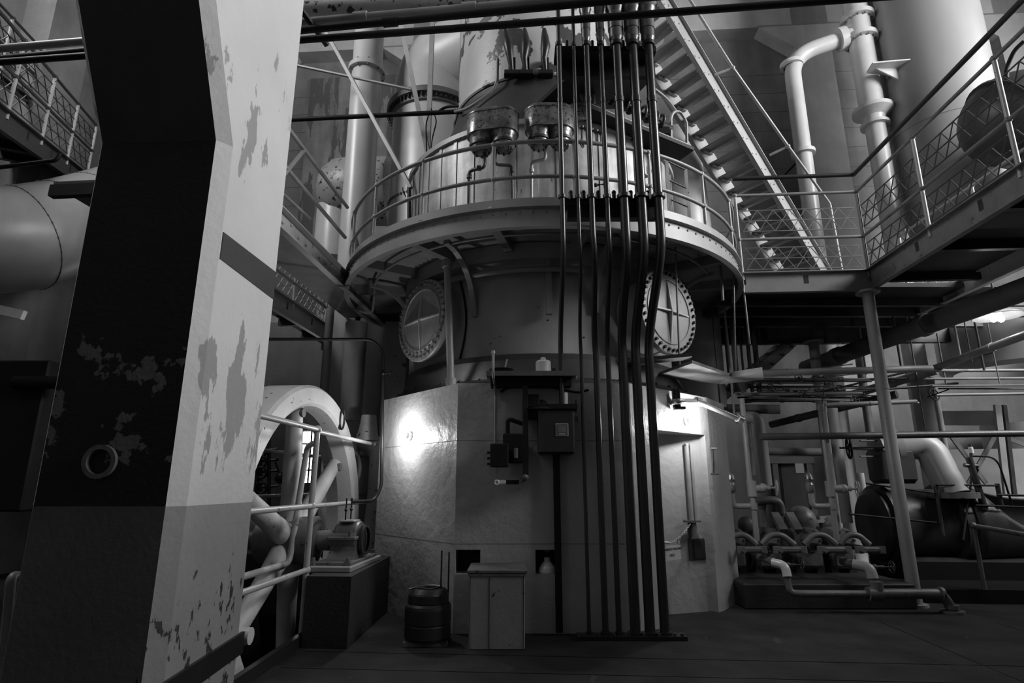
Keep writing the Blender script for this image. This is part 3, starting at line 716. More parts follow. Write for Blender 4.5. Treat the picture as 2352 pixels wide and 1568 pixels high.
m = MB(); m.tube(bend([at(1150, 900, 6.12), at(1165, 890, 6.12), at(1210, 885, 6.12), at(1260, 886, 6.12), at(1290, 895, 6.12), at(1330, 902, 6.12), at(1352, 895, 6.12)], .1), .012, 8); m.build('cable', black, sa)
# bell lamp in the recess
lp_ = thing('bell_lamp', 'white porcelain bell-shaped lamp sitting in the pedestal recess', 'lamp', at(1257, 1316, 6.27))
q = at(1257, 1313, 6.27); zb = atz(1257, 1318, .5).z
zz = at(1257, 1318, 6.19).z
m = MB(); m.lathe((q.x, 6.27, zz), [(.0, .0), (.085, .0), (.087, .015), (.08, .05), (.045, .10), (.03, .11), (.03, .15), (0, .15)], 28); m.build('lamp_shade', porcelain, lp_)
m = MB(); m.cyl((q.x, 6.27, zz+.2), (q.x, 6.27, zz+.262), .028, n=14); m.build('socket', machine, lp_)

# wall bulbs of the pedestal
def wallbulb(pos, nrm, label, power, reach=.05):
    t = thing('wall_lamp', label, 'lamp', pos, 'bare bulbs on the pedestal'); pos = V(pos); n = V(nrm).normalized()
    MB().lathe(pos, [(.0, .0), (.05, .0), (.05, .025), (.03, .04), (.03, .07), (0, .07)], 20, axis=n).build('socket', porcelain, t)
    q = pos+n*.11
    MB().sphere(q, .035, 16, 10).build('bulb', bulb_e, t)
    l = point('bulb_glow', q+n*reach, power, .04)
nL = V((-(LA-FA).y, (LA-FA).x)); nL = V((-.766, -.643, 0))
wallbulb((-1.195, 6.92, 1.97), nL, 'glaring bare bulb on the pedestal facing the flywheel', 26)
dR = (RA-FB).normalized(); nR = V((dR.y, -dR.x, 0))
sR = .46*1.0
pR = V((1.26, 6.19, 0))+V((dR.x, dR.y, 0))*1.06; 
wallbulb((pR.x, pR.y, 2.14), nR, 'glaring bare bulb on the pedestal above the niche', 25, .12)
# ================================================================== NICHE FITTINGS (right face of the pedestal)
nb, n1, nn, nd = NICHE                       # back line of the niche from nb to n1
def nichept(s, z, off=0.):
    """s = 0..1 along the back of the niche, off = metres out of it"""
    p = nb.lerp(n1, s); dv = (n1-nb).normalized(); o = V((dv.y, -dv.x))
    p = p+o*off; return V((p.x, p.y, z))
NV = (n1-nb).normalized(); NO = V((NV.y, -NV.x, 0)); NS = V((NV.x, NV.y, 0))
def nfind(u, v, off=.0):
    """point on the niche back plane seen at u, v"""
    d = ray(u, v); o = V((0, 0, CAMZ)); P = nichept(0, 0, off)
    return o + d*(((P-o).dot(NO))/(d.dot(NO)))
def nrise(u0, v0, u1, v1, r, label):
    a = nfind(u0, v0, .05); b = nfind(u1, v1, .05); x = (a+b)/2
    return solo('niche_pipe', MB().cyl((a.x, a.y, a.z), (a.x, a.y, b.z), r, n=12), rail_paint, label, 'pipe', 'pipes in the lit niche')
nrise(1576, 1018, 1588, 1195, .028, 'thicker white pipe running down the niche wall')
nrise(1586, 1018, 1597, 1195, .018, 'thinner white pipe beside the thicker one in the niche')
jb = thing('junction_fitting', 'dark junction fitting at the foot of the niche pipes', 'fitting', nfind(1592, 1230))
m = MB(); a = nfind(1580, 1196, .08); m.bar(nfind(1572, 1197, .08), nfind(1608, 1197, .08), .05, .02); m.build('cross_plate', machine, jb)
m = MB(); a = nfind(1590, 1200, .05); b = nfind(1590, 1232, .05); m.cyl((a.x, a.y, b.z), (a.x, a.y, a.z), .045, n=14); m.build('fitting_body', machine, jb)
m = MB(); a = nfind(1583, 1200, .07); b = nfind(1583, 1240, .07); m.cyl((a.x, a.y, b.z), (a.x, a.y, a.z), .018, n=10); m.build('side_tube', dark_steel, jb)
ho = MB(); a, b = nfind(1580, 1237), nfind(1620, 1285); zt, zb = a.z, b.z; L = (V((b.x-a.x, b.y-a.y, 0))).length
c = (a+b)/2; R_ = Matrix((NS, -NO, EZ)).transposed()
ho.box(c+NO*.004, (L, .012, zt-zb), R_); ob = solo('wall_opening_plate', ho, mat('rough_hole', .05, .9, bump=.4), 'ragged dark square patch low in the niche wall', 'opening')
m = MB(); m.box(c+NO*.012+NS*.03, (L*.72, .01, (zt-zb)*.85), R_); m.build('inner_face', machine_dark, ob)
ch = MB(); A_ = nfind(1585, 1203, .1); Bp = nfind(1548, 1243, .16); Cp = nfind(1505, 1246, .3)
def links(mb, p, q, sag, n):
    for k in range(n):
        t0 = k/n; t1 = (k+1)/n
        f = lambda t: p.lerp(q, t)-V((0, 0, sag*4*t*(1-t)))
        a, b = f(t0), f(t1); mid = (a+b)/2; d = (b-a).normalized(); e = EZ if k % 2 else d.cross(EZ)
        e = (e-d*e.dot(d)).normalized(); pts = [mid+d*math.cos(w_)*(b-a).length*.62+e*math.sin(w_)*.009 for w_ in [2*PI*i/10 for i in range(10)]]
        mb.tube(pts, .0032, 5, closed=True)
links(ch, A_, Bp, .02, 16); links(ch, Bp, Cp, .01, 12)
solo('safety_chain', ch, porcelain, 'thin white chain draped across the niche', 'chain')
sg = thing('warning_sign', 'small white sign hanging from the chain in the niche, black lettering', 'sign', Bp)
dd = (Cp-Bp); dd.z = 0; dd.normalize(); so = V((dd.y, -dd.x, 0)); so = so if so.dot(V((0,-1,0))) > 0 else -so
p0 = nfind(1562, 1250, .14); w_s, h_s = .34, .155
right = -dd if (-dd).x > 0 else dd
tl = p0 - right*w_s; Rs = Matrix((right, -so, EZ)).transposed()
m = MB(); m.box(tl+right*w_s/2-EZ*h_s/2, (w_s, .006, h_s), Rs, mi=0); sp = m.build('sign_plate', sign_m, sg)
m = MB(); m.torus(p0-right*.02+EZ*.03, .03, .003, so, 16, 5); m.build('hanging_ring', dark_steel, sg)
for txt, dz, size in (('AUTHORIZED PERSONNEL', -.05, .034), ('ONLY', -.115, .04)):
    cu = bpy.data.curves.new('sign_lettering', 'FONT'); cu.body = txt; cu.size = size; cu.align_x = 'CENTER'; cu.extrude = .0008; cu.materials.append(ink)
    tmp = bpy.data.objects.new('lettering_source', cu); me_ = bpy.data.meshes.new_from_object(tmp); bpy.data.objects.remove(tmp)
    fo = bpy.data.objects.new('sign_lettering', me_); C.objects.link(fo); fo.parent = sg
    Mx = Matrix((right, EZ, so)).transposed().to_4x4(); Mx.translation = (tl+right*w_s/2+EZ*dz+so*.005) - V(sg.location)
    fo.matrix_local = Mx
m = MB(); q = nfind(1530, 1246, .26); m.sphere(q, .03, 12, 8, sc=(1.6, .6, .5)); solo('tag', m, porcelain, 'tiny bright tag clipped on the niche chain', 'tag')
# steel pipe and dark box above the niche
p0 = at(1555, 921, 6.55); p1 = at(1603, 922, 6.75); p2 = at(1699, 962, 7.0)
fitted('bright_pipe', [p0-V((.0, -.25, 0)), p0, p1, p2], .033, mat('bare_pipe', .45, .25, .7), 'bare metal pipe elbow leaving the pedestal top above the niche', 'pipe', None, .06, [(p1, (p2-p1)), (p2, (p2-p1))])
m = MB(); a = at(1554, 893, 6.62); b = at(1556, 936, 6.62); m.box((a.x, 6.66, (a.z+b.z)/2), (.08, .08, a.z-b.z), bev=.01).box((a.x+.03, 6.66, b.z), (.12, .08, .03)); solo('pipe_bracket', m, black, 'black angle bracket holding the bare metal pipe', 'bracket')
a, b = at(1638, 1030, 7.12), at(1640, 1088, 7.12)
t = thing('wall_hook', 'thin dark rod hook on the pedestal end past the niche', 'hook', b)
MB().cyl(a, b, .008, n=8).build('rod', dark_steel, t); MB().cyl(b-V((.04, 0, 0)), b+V((.05, -.02, 0)), .008, n=8).build('foot_bar', dark_steel, t); MB().cyl(a-V((.03, 0, 0)), a+V((.04, 0, 0)), .014, n=8).build('eye', machine, t)
# planks laid beside the cover plate
def plank(P, t, label, m=wood_m, name='scaffold_plank'): return solo(name, MB().plate(P, (0, 0, 1), t), m, label, 'plank', 'planks on the pedestal shoulder')
zp = 2.72
plank([atz(1500, 866, zp), atz(1590, 834, zp), atz(1690, 868, zp), atz(1655, 882, zp)], .035, 'wide pale plank beneath the cover plate with the cross ribs')
plank([atz(1372, 848, 2.78), atz(1585, 826, 2.78), atz(1590, 818, 2.78), atz(1372, 838, 2.78)], .04, 'long dark edge plank running behind the black conduits', machine)
plank([atz(1655, 882, zp-.02), atz(1755, 872, zp-.02), atz(1752, 856, zp-.02), atz(1685, 866, zp-.02)], .07, 'short heavy timber end sticking out beyond the pedestal')
# ================================================================== FLOOR THINGS
cr = thing('wooden_crate', 'pale worn wooden cabinet box with a darker lid on the floor', 'crate', (-.13, 5.9, 0))
x0, x1 = at(1076, 1491, 5.61).x, at(1206, 1491, 5.61).x; y0, y1 = 5.62, 6.13; zt = .63
m = MB(); m.box(((x0+x1)/2, (y0+y1)/2, zt/2), (x1-x0, y1-y0, zt), bev=.006); m.build('box_body', crate_m, cr)
m = MB()
for k, f in enumerate((.0, .36, .98)):
    m.box((x0+(x1-x0)*f+(.006 if f == 0 else 0), y0-.002, zt/2), (.004, .004, zt-.01))
m.build('board_gap', dark_steel, cr)
m = MB(); m.box(((x0+x1)/2, (y0+y1)/2, zt+.0135), (x1-x0+.05, y1-y0+.03, .027), bev=.005); m.build('lid', crate_top, cr)
m = MB(); m.box(((x0+x1)/2, y0+.01, zt-.012), (x1-x0+.03, .04, .02)); m.build('lid_batten', crate_top, cr)
dr = thing('rubber_drum', 'squat black stepped drum beside the wooden cabinet', 'drum', (-.72, 5.84, 0))
dx, dy = -.78, 5.86
m = MB(); m.lathe((dx, dy, 0), [(0, .04), (.205, .04), (.212, .06), (.212, .16), (.209, .165), (.209, .175), (.215, .18), (.215, .30), (.21, .325), (.19, .345)], 40); m.build('drum_body', rubber, dr)
m = MB(); m.lathe((dx, dy, 0), [(.18, .34), (.188, .35), (.188, .42), (.18, .435), (.16, .46), (.145, .475), (.135, .47), (.13, .43), (0, .43)], 40); m.build('upper_ring', rubber, dr)
m = MB(); m.tube([(dx-.17+.04*i, dy-.1+.02*i, .47+.012*math.sin(i)) for i in range(8)], .008, 6); m.build('carry_loop', dark_steel, dr)
m = MB(); m.bar((dx-.2, dy-.14, .02), (dx+.2, dy-.11, .02), .07, .035).bar((dx-.2, dy+.13, .02), (dx+.2, dy+.13, .02), .07, .035); solo('timber_skid', m, crate_top, 'two low timber battens under the black drum', 'skid')
for k, u in enumerate((1013, 1030)):
    q = at(u, 1336, 5.86); z = at(u, 1264+k*4, 5.86).z
    m = MB(); m.cyl((q.x, 5.86, .43), (q.x, 5.86, z), .008, n=8); solo('iron_rod', m, dark_steel, ['taller thin rod standing up out of the black drum', 'shorter thin rod standing up out of the black drum'][k], 'rod')

# ================================================================== FLYWHEEL, SHAFT AND BEARING (left)
wc = at(665, 1240, 6.35); wx_, wy_, wz0 = wc.x, wc.y, wc.z
FW = thing('flywheel', 'huge pale spoked flywheel turning in the floor pit behind the railing', 'flywheel', (wx_, wy_, wz0))
RW = 1.60
ax_ = EX
m = MB(); m.lathe((wx_, wy_, wz0), [(RW-.19, -.17), (RW, -.20), (RW+.0, .17), (RW-.03, .2), (RW-.19, .2), (RW-.22, .17), (RW-.24, .0), (RW-.19, -.17)], 80, axis=ax_); m.build('rim', mat('flywheel_rim_paint', .5, .5, scale=2, specks=(.05, 16, .7)), FW)
m = MB(); m.lathe((wx_, wy_, wz0), [(0, -.3), (.22, -.3), (.24, .28), (.18, .3), (0, .3)], 32, axis=ax_); m.build('hub', machine, FW)
for k in range(6):
    a = math.radians(36+60*k); d = EY*math.cos(a)+EZ*math.sin(a)
    m = MB(); m.tube([V(wc)+d*.2, V(wc)+d*.5, V(wc)+d*(RW-.3), V(wc)+d*(RW-.2)], [.115, .10, .082, .09], 16); sp = m.build('spoke', mat('spoke_paint', .42, .45, specks=(.05, 18, .7)) if k == 0 else MATS['spoke_paint'], FW)
    m = MB(); m.cyl(V(wc)+d*(RW-.29)-ax_*.1, V(wc)+d*(RW-.29)+ax_*.1, .05, n=12); m.build('spoke_pin', machine, sp)
m = MB(); q = V(wc)+(EY*math.cos(math.radians(62))+EZ*math.sin(math.radians(62)))*(RW-.1)+ax_*.21
m.tube([q+EY*(.07*math.cos(w_))*1+EZ*(.12*math.sin(w_)) for w_ in [2*PI*i/18 for i in range(18)]], .012, 6, closed=True); m.build('slot_link', dark_steel, FW)
m = MB(); m.cyl(V(wc)-ax_*.9, V(wc)+ax_*.72, .10, n=24); m.build('shaft', machine, FW)
m = MB(); m.lathe(V(wc)+ax_*.22, [(.11, -.03), (.17, -.03), (.2, 0), (.2, .08), (.14, .1), (.11, .1)], 28, axis=ax_); m.build('shaft_collar', machine_dark, FW)
# masonry block and bearing
bl = MB(); blk = [(-1.87, 5.66), (-1.455, 5.63), (-1.42, 7.31), (-1.83, 7.33)]
bl.prism(blk, 0, .60); solo('bearing_plinth', bl, mat('plinth_black', .018, .7, bump=.3), 'black masonry plinth under the bearing', 'plinth')
bc = V((-1.70, 6.40, 0)); zc = wz0
BR = thing('shaft_bearing', 'grey cast pillow-block bearing on the black plinth', 'bearing', (bc.x, bc.y, .6))
def hb(mb, a, b, z, sa_, sb_, sz, bev=.008): return mb.box(V((bc.x, bc.y, 0))+EX*a+EY*b+EZ*z, (sa_, sb_, sz), RB, bev=bev)
hb(MB(), -.02, -.02, .625, .46, 1.0, .05).build('sole_plate', ring_m, BR)
hb(MB(), .0, -.02, .665, .36, .82, .035).build('foot', machine, BR)
m = MB(); Q = [(-.26, .68), (.26, .68), (.19, .76), (.17, zc+.02), (-.17, zc+.02), (-.19, .76)]
m.plate([V((bc.x, bc.y, 0))-EX*.13+EY*b+EZ*z for b, z in Q], EX, .26); m.build('lower_half', machine, BR)
hb(MB(), 0, 0, zc+.03, .29, .50, .035).build('split_flange', machine, BR)
m = MB(); m.lathe(V((bc.x, bc.y, zc+.02))-EX*.12, [(0, 0), (.16, 0), (.17, .02), (.17, .22), (.16, .24), (0, .24)], 28, axis=EX); m.build('cap', machine, BR)
m = MB(); m.lathe(V((bc.x, bc.y, zc))+EX*.12, [(.0, .03), (.10, .03), (.15, .02), (.15, .0)], 28, axis=EX); m.lathe(V((bc.x, bc.y, zc))+EX*.15, [(.125, .0), (.15, .01), (.15, .03), (.125, .03)], 28, axis=EX); m.build('end_ring', machine_dark, BR)
hb(MB(), .0, -.02, zc+.19, .16, .22, .02).build('oil_cap', ring_m, BR)
for b in (-.04, .05):
    p = V((bc.x, bc.y, 0))+EY*b*1.8-EX*.03; m = MB(); m.cyl(p+EZ*(zc+.19), p+EZ*(zc+.42), .008, n=8).sphere(p+EZ*(zc+.3), .018, 8, 6); m.build('oil_pipe', dark_steel, BR)
for (a, b) in ((-.2, -.42), (.14, -.4), (-.2, .38), (.15, .38)):
    p = V((bc.x, bc.y, 0))+EX*a+EY*b; m = MB(); m.cyl(p+EZ*.65, p+EZ*.72, .02, n=10).cyl(p+EZ*.65, p+EZ*.69, .036, n=6, smooth=False); m.build('anchor_bolt', machine, BR)
for b in (-.21, .21):
    p = V((bc.x, bc.y, 0))+EY*b+EX*.08; m = MB(); m.cyl(p+EZ*(zc+.04), p+EZ*(zc+.1), .022, n=8); m.build('cap_bolt', machine, BR)
# guard rail around the pit
def railing(name, label, pts, posts, zs, r, m, group=None, foot=True):
    t = thing(name, label, 'railing', V((posts[0][0], posts[0][1], 0)), group)
    for k, z in enumerate(zs): MB().tube(bend([V((p[0], p[1], z)) for p in pts], .05), r, 10).build('rail', m, t)
    for p in posts:
        po = MB().cyl((p[0], p[1], p[2] if len(p) > 2 else 0), (p[0], p[1], zs[0]), r*1.05, n=12).build('post', m, t)
        f = MB()
        for z in zs: f.sphere((p[0], p[1], z), r*1.6, 10, 6)
        if foot: f.cyl((p[0], p[1], 0.0), (p[0], p[1], .03), r*2.1, n=12)
        f.build('post_fitting', m, po)
    return t
RB_ = -1.93; zt = at(700, 986, 5.82).z; zm = at(700, 1162, 5.82).z; zl = at(700, 1309, 5.82).z
pA = (RB_-.073*1.6, 5.82-1.95); pB = (RB_, 5.82); pC = (RB_+.14, 7.72)
railing('pit_railing', 'white three-bar pipe railing along the flywheel pit nearest the bearing', [pA, pB], [pB], [zt, zm, zl], .026, rail_paint, 'pipe railings round the flywheel pit')
t = thing('pit_railing', 'white pipe railing passing in front of the flywheel towards the pedestal', 'railing', (pB[0], pB[1], 0), 'pipe railings round the flywheel pit')
for z, b in ((zt-.02, 1), (zm-.0, .97)): MB().cyl((pB[0], pB[1], z), (pB[0]+.14*b, pB[1]+1.9*b, z), .023, n=10).build('rail', rail_paint, t)
pD = at(672, 1300, 6.0)
t = thing('pit_railing', 'upright white rail posts standing between the railing and the flywheel', 'railing', (pD.x, pD.y, 0), 'pipe railings round the flywheel pit')
MB().tube(bend([(pB[0]-.40, 3.9, zl+.03), (pB[0]-.27, 6.1, zl+.03), (pB[0]-.22, 6.2, zt-.14), (pB[0]-.05, 5.95, zt-.12)], .08), .03, 12).build('post', rail_paint, t)
MB().tube(bend([(pB[0]-.02, 5.86, zl), (pB[0]-.02, 5.86, zt)], .04), .024, 12).build('post', rail_paint, t)
railing('pit_railing', 'pale pipe railing on the far side of the flywheel', [(-3.95, 5.5), (-3.45, 10.4), (-2.2, 10.3)], [(-3.75, 7.6), (-3.55, 9.3), (-3.1, 10.35), (-2.4, 10.3)], [1.9, 1.25, .7], .028, rail_paint, 'pipe railings round the flywheel pit')
m = MB(); m.bar((pA[0]+.1, 4.0, .05), (pB[0]+.02, 5.86, .05), .05, .1); solo('pit_kerb', m, dark_steel, 'steel kerb strip edging the pit at the railing foot', 'kerb')
# thin black drain line looping in front of the pedestal edge
Yk = 7.2
fitted('thin_black_pipe', [at(600, 779, 6.6), at(855, 779, 7.2), at(880, 806, 7.3), at(876, 1120, 7.25), at(858, 1150, 7.2), at(806, 1151, 6.9)], .02, dark_steel, 'thin dark pipe dropping beside the pedestal corner to the railing', 'pipe', None, .1, [])
valve('pipe_cock', at(880, 857, 7.28), (1, -.1, 0), .03, 'small cock on the thin dark pipe by the pedestal corner', dark_steel, .028, .1)
# governor-like gear beyond the wheel
gv = thing('governor_gear', 'dark governor with ball weights glimpsed through the flywheel', 'governor', at(610, 1150, 9))
m = MB()
for (u, v0, v1) in ((598, 1010, 1160), (618, 1000, 1170), (590, 1040, 1150)): m.cyl(at(u, v0, 9), at(u, v1, 9), .03, n=8)
for v in (1035, 1060, 1085, 1120): m.cyl(at(585, v, 9), at(640, v-5, 9), .02, n=8).torus(at(600, v, 8.95), .08, .02, (0, 1, .2), 14, 6)
m.build('linkage', dark_steel, gv)
m = MB(); m.sphere(at(645, 1097, 8.9), .09, 16, 10).cyl(at(645, 1097, 8.9), at(632, 1060, 8.9), .015, n=8); m.build('ball_weight', dark_steel, gv)
en = thing('steam_engine', 'dim engine cylinder with pale elbow behind the flywheel', 'engine', at(600, 1240, 8))
MB().tube(bend([at(520, 1195, 8.2), at(590, 1200, 8.2), at(640, 1270, 8.1)], .2), .14, 16).build('pale_elbow', steel_beam, en)
MB().box(at(620, 1330, 8), (1.2, .8, .8), bev=.05).build('engine_bed', black, en)
# frame standards and pipes between wheel and pedestal
a = at(785, 1060, 8.6)
m = MB(); m.cyl((a.x, 8.9, 0), (a.x, 8.9, 3.9), .17, n=24); t = solo('support_column', m, ring_m, 'round grey column rising behind the flywheel rim', 'column')
m = MB(); m.cyl((a.x, 8.9, 2.35), (a.x, 8.9, 2.42), .2, n=24); m.build('collar', ring_m, t)
a = at(752, 800, 9.4); m = MB(); m.cyl((a.x, 9.4, 2.2), (a.x, 9.4, 4.3), .07, n=14); solo('drop_pipe', m, steel_beam, 'grey drop pipe under the end of the far lattice walkway', 'pipe')
m = MB(); a = at(838, 800, 9.0); b = at(905, 800, 9.0); 
m.box(((a.x+b.x)/2+.22, 9.3, 3.0), (b.x-a.x-.1, .3, 2.0)); t = solo('condenser_casing', m, turb_grey, 'grey casting with a bolted edge between column and pedestal', 'casing')
for k in range(12):
    m = MB(); q = at(822, 700+16*k, 9.0); m.sphere(q, .045, 8, 6); m.build('bolt', machine_dark, t)
m = MB(); m.tube(bend([(a.x-.1, 8.95, 2.15), (a.x+.35, 8.95, 1.95), (a.x+.35, 8.95, 1.2), (a.x+.25, 8.95, 0)], .2), [.18]*14+[.14]*2 if False else .16, 16); solo('casing_outlet', m, chipped_pipe, 'chipped pale pipe dropping from the bolted casing to the floor', 'pipe')
m = MB(); q = at(845, 995, 8.2); m.lathe(q, [(.0, .25), (.1, .25), (.12, .1), (.16, -.1), (0, -.1)], 20); 
solo('cone_casting', m, chipped_pipe, 'pale cone-shaped casting beside the flywheel rim', 'casting')
q = at(800, 1077, 7.9); t = thing('round_valve_wheel', 'pale handwheel peeping out beside the flywheel rim', 'handwheel', q)
MB().torus(q, .26, .028, (1, -.35, 0), 32, 8).build('wheel_ring', ring_m, t); MB().cyl(q-V((.3, -.1, 0)), q+V((.03, 0, 0)), .05, n=10).build('hub', machine, t)
# ================================================================== LEFT WALKWAY and columns
LWK = thing('side_walkway', 'grey channel walkway running beside the round platform', 'walkway', (-2.4, 7.5, 4))
P0 = B(-2.88, 4.6, 0); P1 = B(-2.88, 10.3, 0)
def channel(mb, a, b, z0, z1, out, t=.012, fl_=.07):
    a = V(a); b = V(b); d = (b-a).normalized(); o = V(out)
    A = lambda p, z: V((p.x, p.y, z))
    mb.plate([A(a, z0), A(b, z0), A(b, z1), A(a, z1)], -o, t)
    for z in (z0, z1-t): mb.plate([A(a, z), A(b, z), A(b, z)+o*fl_, A(a, z)+o*fl_], (0, 0, 1), t)
    return mb
lx = -2.32
a = V((lx-.19, 4.6, 0)); b = V((lx+.18, 9.7, 0)); 
m = channel(MB(), a, b, 3.98, 4.22, (1, 0, 0)); fc = m.build('beam_channel', ring_m, LWK)
m = MB()
for k in range(26):
    q = a.lerp(b, (k+.5)/26)
    for z in ((4.10,) if k % 3 else (4.05, 4.16)): m.sphere((q.x+.004, q.y, z), .018, 8, 5)
m.build('rivets', ring_m, fc)
m = MB(); m.plate([(a.x, a.y, 4.22), (b.x, b.y, 4.22), (b.x-.75, b.y, 4.22), (a.x-.75, a.y, 4.22)], (0, 0, 1), .03); m.build('deck', under_m, LWK)
m = MB(); m.plate([(b.x-.02, b.y-.15, 0), (b.x+.28, b.y-.15, 0), (b.x+.28, b.y-.15, 4.0), (b.x-.02, b.y-.15, 4.0)], (0, 1, 0), .25); lg = m.build('leg', white, LWK)
for rz in (5.15, 4.70):
    MB().cyl((a.x+.02, a.y, rz), (a.lerp(b, .55).x+.02, a.lerp(b, .55).y, rz), .024, n=10).build('rail', rail_grey, LWK)
q = a.lerp(b, .27); q2 = a.lerp(b, .14)
MB().cyl((q.x+.02, q.y, 5.15), (q2.x+.02, q2.y, 4.25), .022, n=10).build('brace', rail_grey, LWK)
for f in (.29, .47):
    q = a.lerp(b, f); MB().cyl((q.x-.72, q.y, 4.25), (q.x-.72, q.y, 5.15), .022, n=10).build('post', rail_grey, LWK)
MB().tube(bend([a.lerp(b, .2)+V((-.72, 0, 5.1)), a.lerp(b, .29)+V((-.72, 0, 5.1)), a.lerp(b, .6)+V((-.6, 0, 5.1))], .1), .022, 10).build('rail', rail_paint, LWK)
MB().tube(bend([a.lerp(b, .2)+V((-.72, 0, 4.62)), a.lerp(b, .29)+V((-.72, 0, 4.62)), a.lerp(b, .6)+V((-.6, 0, 4.62))], .1), .022, 10).build('rail', rail_paint, LWK)
# lattice railing
def lattice(mb, a, b, z0, z1, cell, r=.008, diag3=True):
    """two rows of crossed thin bars between z0 and z1 along a-b (a, b may differ in z: offsets are added)"""
    a = V(a); b = V(b); L = (V((b.x-a.x, b.y-a.y, 0))).length; n = max(2, int(L/cell))
    def p(i, z): q = a.lerp(b, i/n); return V((q.x, q.y, q.z+z))
    zm_ = (z0+z1)/2
    for z in (z0, zm_, z1): mb.bar(p(0, z), p(n, z), r*1.4, r*1.4)
    for i in range(n):
        mb.bar(p(i, z0), p(i+1, z1), r*1.2, r*1.2); mb.bar(p(i, z1), p(i+1, z0), r*1.2, r*1.2)
    return mb
def lattice_walk(name, label, a, b, zdeck, hrail, wid, side, m_rail, m_lat, group, rows=((.08, .38), (.5, .8)), chan=.26, cell=.28, nposts=3, rail_z=(.95, .45), deck=True, extra_top=None):
    a = V((a[0], a[1], zdeck if len(a) < 3 else a[2])); b = V((b[0], b[1], zdeck if len(b) < 3 else b[2]))
    t = thing(name, label, 'walkway', a, group)
    d = V((b.x-a.x, b.y-a.y, 0)).normalized(); o = V((d.y, -d.x, 0))*side       # o: outward (towards the camera)
    mm = MB(); mm.plate([a-EZ*chan, b-EZ*chan, b, a], -o, .014)
    for dz in (-chan, -.014): mm.plate([a+EZ*dz, b+EZ*dz, b+EZ*dz+o*.06, a+EZ*dz+o*.06], (0, 0, 1), .014)
    f = mm.build('edge_channel', m_rail, t)
    if deck:
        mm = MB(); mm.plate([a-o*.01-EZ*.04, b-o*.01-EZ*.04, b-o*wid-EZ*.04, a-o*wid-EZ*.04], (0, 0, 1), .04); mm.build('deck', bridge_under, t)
        n = max(2, int((b-a).length/.9))
        for k in range(n+1):
            q = a.lerp(b, k/n); mm = MB(); mm.bar(q-EZ*.11, q-o*wid-EZ*.11, .07, .12); mm.build('cross_beam', dark_steel, t)
    for z in rail_z:
        MB().cyl(a+EZ*z, b+EZ*z, .022, n=10).build('rail', m_rail, t)
    if extra_top: MB().cyl(a+EZ*extra_top, b+EZ*extra_top, .03, n=10).build('top_rail', dark_steel, t)
    for k in range(nposts+1):
        q = a.lerp(b, k/nposts); po = MB().cyl(q-EZ*.1, q+EZ*(rail_z[0]), .022, n=10).build('post', rail_paint, t)
        mm = MB()
        for z in rail_z: mm.sphere(q+EZ*z, .036, 8, 6)
        mm.build('post_fitting', m_rail, po)
    for (z0, z1) in rows:
        for k in range(nposts):
            q0 = a.lerp(b, k/nposts+.02/nposts*2); q1 = a.lerp(b, (k+1)/nposts-.02/nposts*2)
            lattice(MB(), q0, q1, z0, z1, cell).build('lattice_panel', m_lat, t)
    return t, o
lat_backlit = mat('lattice_backlit_tone', .025, .45, bump=0); lat_grey = mat('lattice_grey_paint', .14, .45, bump=0); lat_white = mat('lattice_pale_paint', .42, .45, bump=0)  # forward bridge bars coloured near black to carry their backlit look
# far lattice walkway seen under the beam
qa, qb = at(600, 640, 7.0), at(768, 765, 11.6); zz = 4.15
sa = atz(612, 672, 4.15); 
lattice_walk('lattice_walkway', 'lattice-railed walkway seen beneath the side walkway beam', (sa.x-.3, sa.y-3), (sa.x+.25, sa.y+3.6), 4.3, 1, .6, 1, steel_beam, lat_white, None, rows=((.06, .30), (.36, .6)), chan=.32, cell=.16, nposts=5, rail_z=(.95, .33), deck=True)
for f_ in (.35, .93):
    q = V((sa.x-.3, sa.y-3, 0)).lerp(V((sa.x+.25, sa.y+3.6, 0)), f_)-V((.3, 0, 0)); solo('walkway_post', MB().cyl((q.x, q.y, 0), (q.x, q.y, 4.0), .06, n=14), steel_beam, ['steel post holding up the lattice walkway beside the big column', 'steel post holding up the far end of the lattice walkway'][f_ > .5], 'post')
# dark lattice stair-walk high on the left
na, nb_ = at(-40, -20, 5.0), at(222, 288, 9.4)
lattice_walk('lattice_catwalk', 'dark lattice-railed catwalk climbing high beside the big column', (na.x, na.y, na.z-1.0), (nb_.x, nb_.y, nb_.z-1.0), 0, 1, .9, 1, lat_catwalk, lat_catwalk, None, rows=((.08, .40), (.55, .86)), chan=.3, cell=.33, nposts=4, rail_z=(1.0, .48), deck=True)
na, nb_ = at(-30, -60, 6.2), at(222, 225, 11)
lattice_walk('lattice_catwalk', 'second dark catwalk railing behind the first, high beside the big column', (na.x-.2, na.y, na.z-1.0), (nb_.x-.2, nb_.y, nb_.z-1.0), 0, 1, .2, 1, lat_catwalk, lat_catwalk, None, rows=((.08, .40), (.55, .86)), chan=.1, cell=.33, nposts=4, rail_z=(1.0, .48), deck=False)
